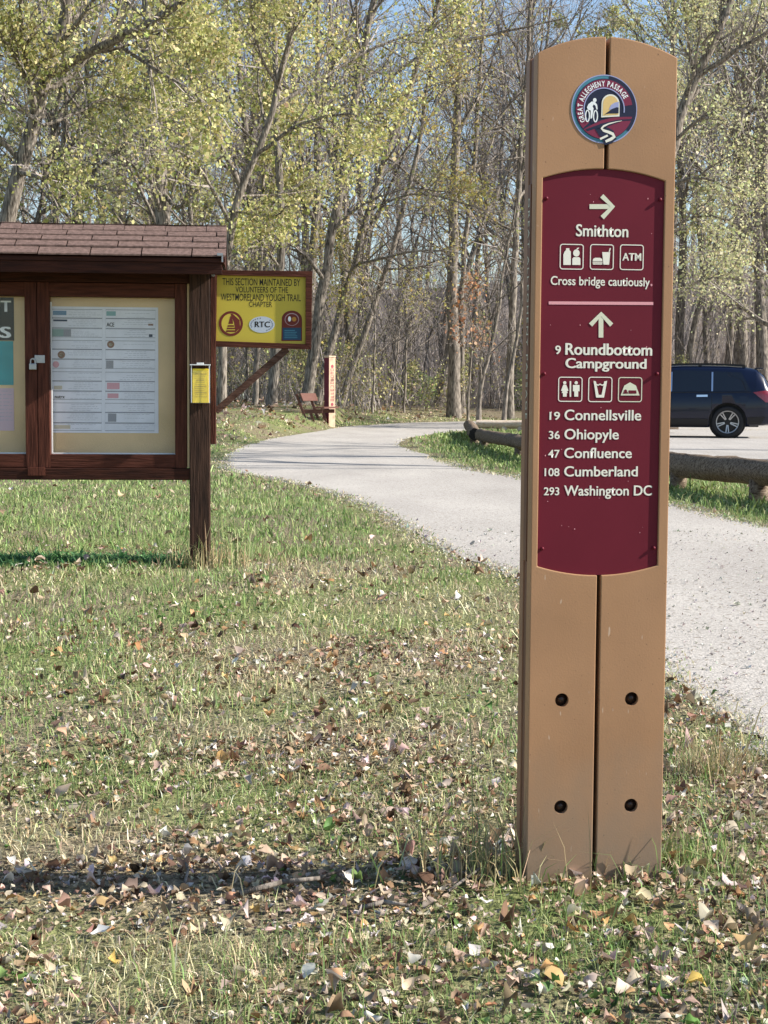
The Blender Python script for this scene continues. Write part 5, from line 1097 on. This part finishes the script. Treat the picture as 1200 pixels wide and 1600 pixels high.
traced(11, 'large pale-leaved tree behind the sign post with black spreading limbs', 50, ([(1000, 655), (1002, 520), (1012, 400), (1030, 290), (1048, 230), (1066, 180), (1086, 122), (1120, 60), (1160, -60)], .30, .10),
       [([(1086, 122), (1130, 92), (1165, 72), (1215, 40), (1280, 10)], .09, .03, -2), ([(1050, 225), (1085, 190), (1120, 172), (1160, 165), (1200, 170)], .06, .02, -3), ([(1040, 260), (1060, 160), (1050, 60), (1030, -50)], .07, .03, 2), ([(1012, 400), (1060, 345), (1110, 335), (1150, 350)], .06, .02, -3), ([(1010, 410), (960, 320), (900, 240), (840, 200)], .06, .02, 2), ([(1030, 300), (1090, 270), (1150, 300), (1230, 330)], .06, .02, -3), ([(1004, 480), (1050, 460), (1110, 430), (1180, 440)], .06, .02, -3)],
       9, 7, 17000, .070, PALE, extra=10, spread=.3, t0=.2)
traced(12, 'pale-leaved tree at the right edge behind the dark car', 55, ([(1230, 655), (1225, 520), (1205, 400), (1190, 280), (1200, 150), (1215, 0), (1230, -150)], .24, .09),
       [([(1205, 400), (1160, 330), (1110, 250), (1080, 220)], .06, .02, -2), ([(1210, 440), (1160, 400), (1100, 390)], .05, .02, -3), ([(1192, 300), (1150, 180), (1120, 60), (1100, -60)], .06, .02, 2)], 9, 7, 13000, .075, PALE, extra=10, spread=.3, t0=.15)
traced(13, 'slender bent sapling left of the sign post with a dark fork', 58, ([(748, 645), (751, 600), (762, 560), (775, 510), (782, 460), (790, 400), (806, 320)], .09, .03), [([(752, 595), (748, 560), (756, 520)], .04, .015, -1), ([(764, 555), (800, 520), (830, 500)], .03, .01, -1)], 6, 5, 200, .07, OLIVE, extra=6, name='sapling', cat='sapling')
traced(14, 'pale slanting sapling next to the left edge of the sign post', 57, ([(786, 645), (795, 590), (806, 540), (815, 480), (822, 400), (825, 300)], .08, .03), [], 6, 5, 200, .07, OLIVE, extra=6, name='sapling', cat='sapling')
traced(15, 'young tree of orange-brown leaves between two grey trunks', 60, ([(731, 645), (733, 600), (737, 550), (736, 500), (730, 455)], .05, .015), [([(735, 560), (720, 530), (712, 505)], .02, .008, -1), ([(736, 550), (752, 525), (760, 505)], .02, .008, -1)], 7, 5, 480, .10, RUST, extra=6, name='sapling', cat='sapling', spread=.22)
traced(16, 'upright trunk beside the left edge of the sign post', 64, ([(796, 640), (799, 560), (802, 470), (803, 400), (810, 280), (822, 140), (830, 0)], .17, .07), [([(802, 440), (780, 380), (740, 340)], .05, .02, -1)], 8, 6, 300, .08, OLIVE, extra=9)

# copies: bare and leafy trees through the woods, saplings at its edge
rng0 = np.random.default_rng(1234)
G = dict(bare=[generic(101, 21, .22, (.03, 0), 14, 8, 7, 300, .09, OLIVE), generic(102, 19, .17, (.16, .05), 13, 8, 7, 250, .09, OLIVE, wob=.09), generic(103, 23, .26, (-.05, .02), 14, 8, 7, 200, .09, OLIVE)],
         leafy=[generic(111, 18, .19, (.06, -.05), 13, 6, 5, 7000, .115, OLIVE), generic(112, 16, .16, (-.08, -.05), 13, 6, 5, 8000, .105, YG, t0=.2), generic(113, 19, .2, (.03, .03), 13, 6, 5, 7000, .10, PALE, t0=.2)],
         sap=[generic(121, 7.5, .045, (.05, 0), 10, 5, 4, 60, .08, OLIVE, t0=.25, wob=.12), generic(122, 9, .06, (.14, 0), 10, 5, 4, 120, .08, YG, t0=.3, wob=.12), generic(123, 6, .035, (-.10, .03), 9, 5, 4, 30, .08, OLIVE, t0=.2, wob=.14)])
def scatter(kind, n, x0, x1, d0, d1, name, label, cat, group, smin=.85, smax=1.2, gap=1.6, avoid=()):
    pts = []; tries = 0
    while len(pts) < n and tries < 6000:
        tries += 1; d = math.sqrt(rng0.uniform(d0 ** 2, d1 ** 2)); x = rng0.uniform(x0, x1) / F * d
        if d < float(edge(x)) + 7 or any((x - a) ** 2 + (d - b) ** 2 < gap ** 2 for a, b in pts): continue
        pts.append((x, d)); v = int(rng0.integers(0, len(G[kind]))); place(G[kind][v], name, label, cat, group, x, d, rng0.uniform(smin, smax), rng0.uniform(0, 6.28))
scatter('bare', 54, -720, 640, 66, 104, 'tree', 'tall bare grey tree standing among the others in the woods', 'tree', 'bare trees in the woods')
scatter('bare', 80, -760, 720, 104, 215, 'tree', 'distant bare tree on the wooded slope', 'tree', 'bare trees on the far slope', gap=2.2)
scatter('leafy', 8, -760, -60, 62, 84, 'tree', 'thinly leaved olive and yellow tree in the left part of the woods', 'tree', 'leafy trees in the woods on the left')
scatter('leafy', 6, 380, 760, 62, 84, 'tree', 'thinly leaved pale tree in the woods right of the sign post', 'tree', 'leafy trees in the woods on the right')
scatter('sap', 110, -760, 760, 58, 80, 'sapling', 'thin bare sapling growing at the edge of the woods', 'sapling', 'saplings at the woods edge', .6, 1.15, gap=.7)
G['shrub'] = [generic(131, 2.6, .022, (.1, 0), 12, 5, 4, 420, .075, OLIVE + YG, t0=.05, ang=48, wob=.16), generic(132, 3.4, .028, (-.15, 0), 12, 5, 4, 260, .08, GOLD + OLIVE, t0=.08, ang=46, wob=.16), generic(133, 1.9, .02, (.05, .1), 12, 5, 4, 520, .07, [(.20, .30, .08), (.30, .36, .12), (.14, .22, .06)], t0=.05, ang=52, wob=.18)]
scatter('shrub', 34, -330, 520, 57, 74, 'shrub', 'leafy yellow-green shrub at the foot of the woods', 'shrub', 'shrubs at the woods edge', .7, 1.25, gap=.9)
# one bare tree right of the view, which throws its thin shadow over the trail
for k_, (x_, y_) in enumerate(((11.5, 20.0), (12.5, 25.6), (14.0, 29.5))): place(G['bare'][(1, 2, 0)[k_]], 'tree', 'bare tree standing by the parking lot right of the view', 'tree', 'trees by the parking lot', x_, y_, .9, 1.0 + k_)

# undergrowth: dry stems, seedlings and brush along the woods edge
def build_brush():
    rng = np.random.default_rng(55); n = 17000; y = 58 + 120 * rng.random(n) ** 1.3; x = rng.uniform(-.34, .36, n) * y; k = y > edge(x) + 7.5; x, y = x[k], y[k]; n = len(x); z = zf(x, y); g = []
    h = rng.lognormal(.1, .6, n) * (1 + .02 * (y - 58)); 
    for i in range(n):
        d = np.array([rng.normal(0, .3), rng.normal(0, .3), 1]); P = poly_branch(rng, np.array([x[i], y[i], z[i] - .05]), d, min(7.5, h[i] * 1.2), 4, .16, .02); r = .006 + .004 * rng.random() + h[i] * .003; g.append((P, np.linspace(r, r * .4, 4), 3))
    tw = grow(rng, [(P, r) for P, r, s in g], 3, .3, 40, (.3, .6), 3, .7, .15, .02, .004)
    V, Fq = tubes(g + [(P, r, 3) for P, r in tw]); m1 = np.zeros(len(Fq), int); LV, LF, LC = leaves_on(rng, [q for q in tw if q[0][0][1] < 72], 11000, .085, OLIVE + YG + GOLD[:2] + [(.26, .19, .12), (.32, .25, .17)], .15)
    me = np_mesh('undergrowth', np.concatenate((V, LV)), [Fq, LF + len(V)], [M_twig, M_leaf], np.concatenate((m1, np.ones(len(LF), int))), smooth=False, tint=np.concatenate((np.zeros((len(V), 3)), LC)))
    tag(link_mesh('undergrowth', me), 'tangle of dry stems and brush along the foot of the woods', 'undergrowth', kind='stuff')
build_brush()
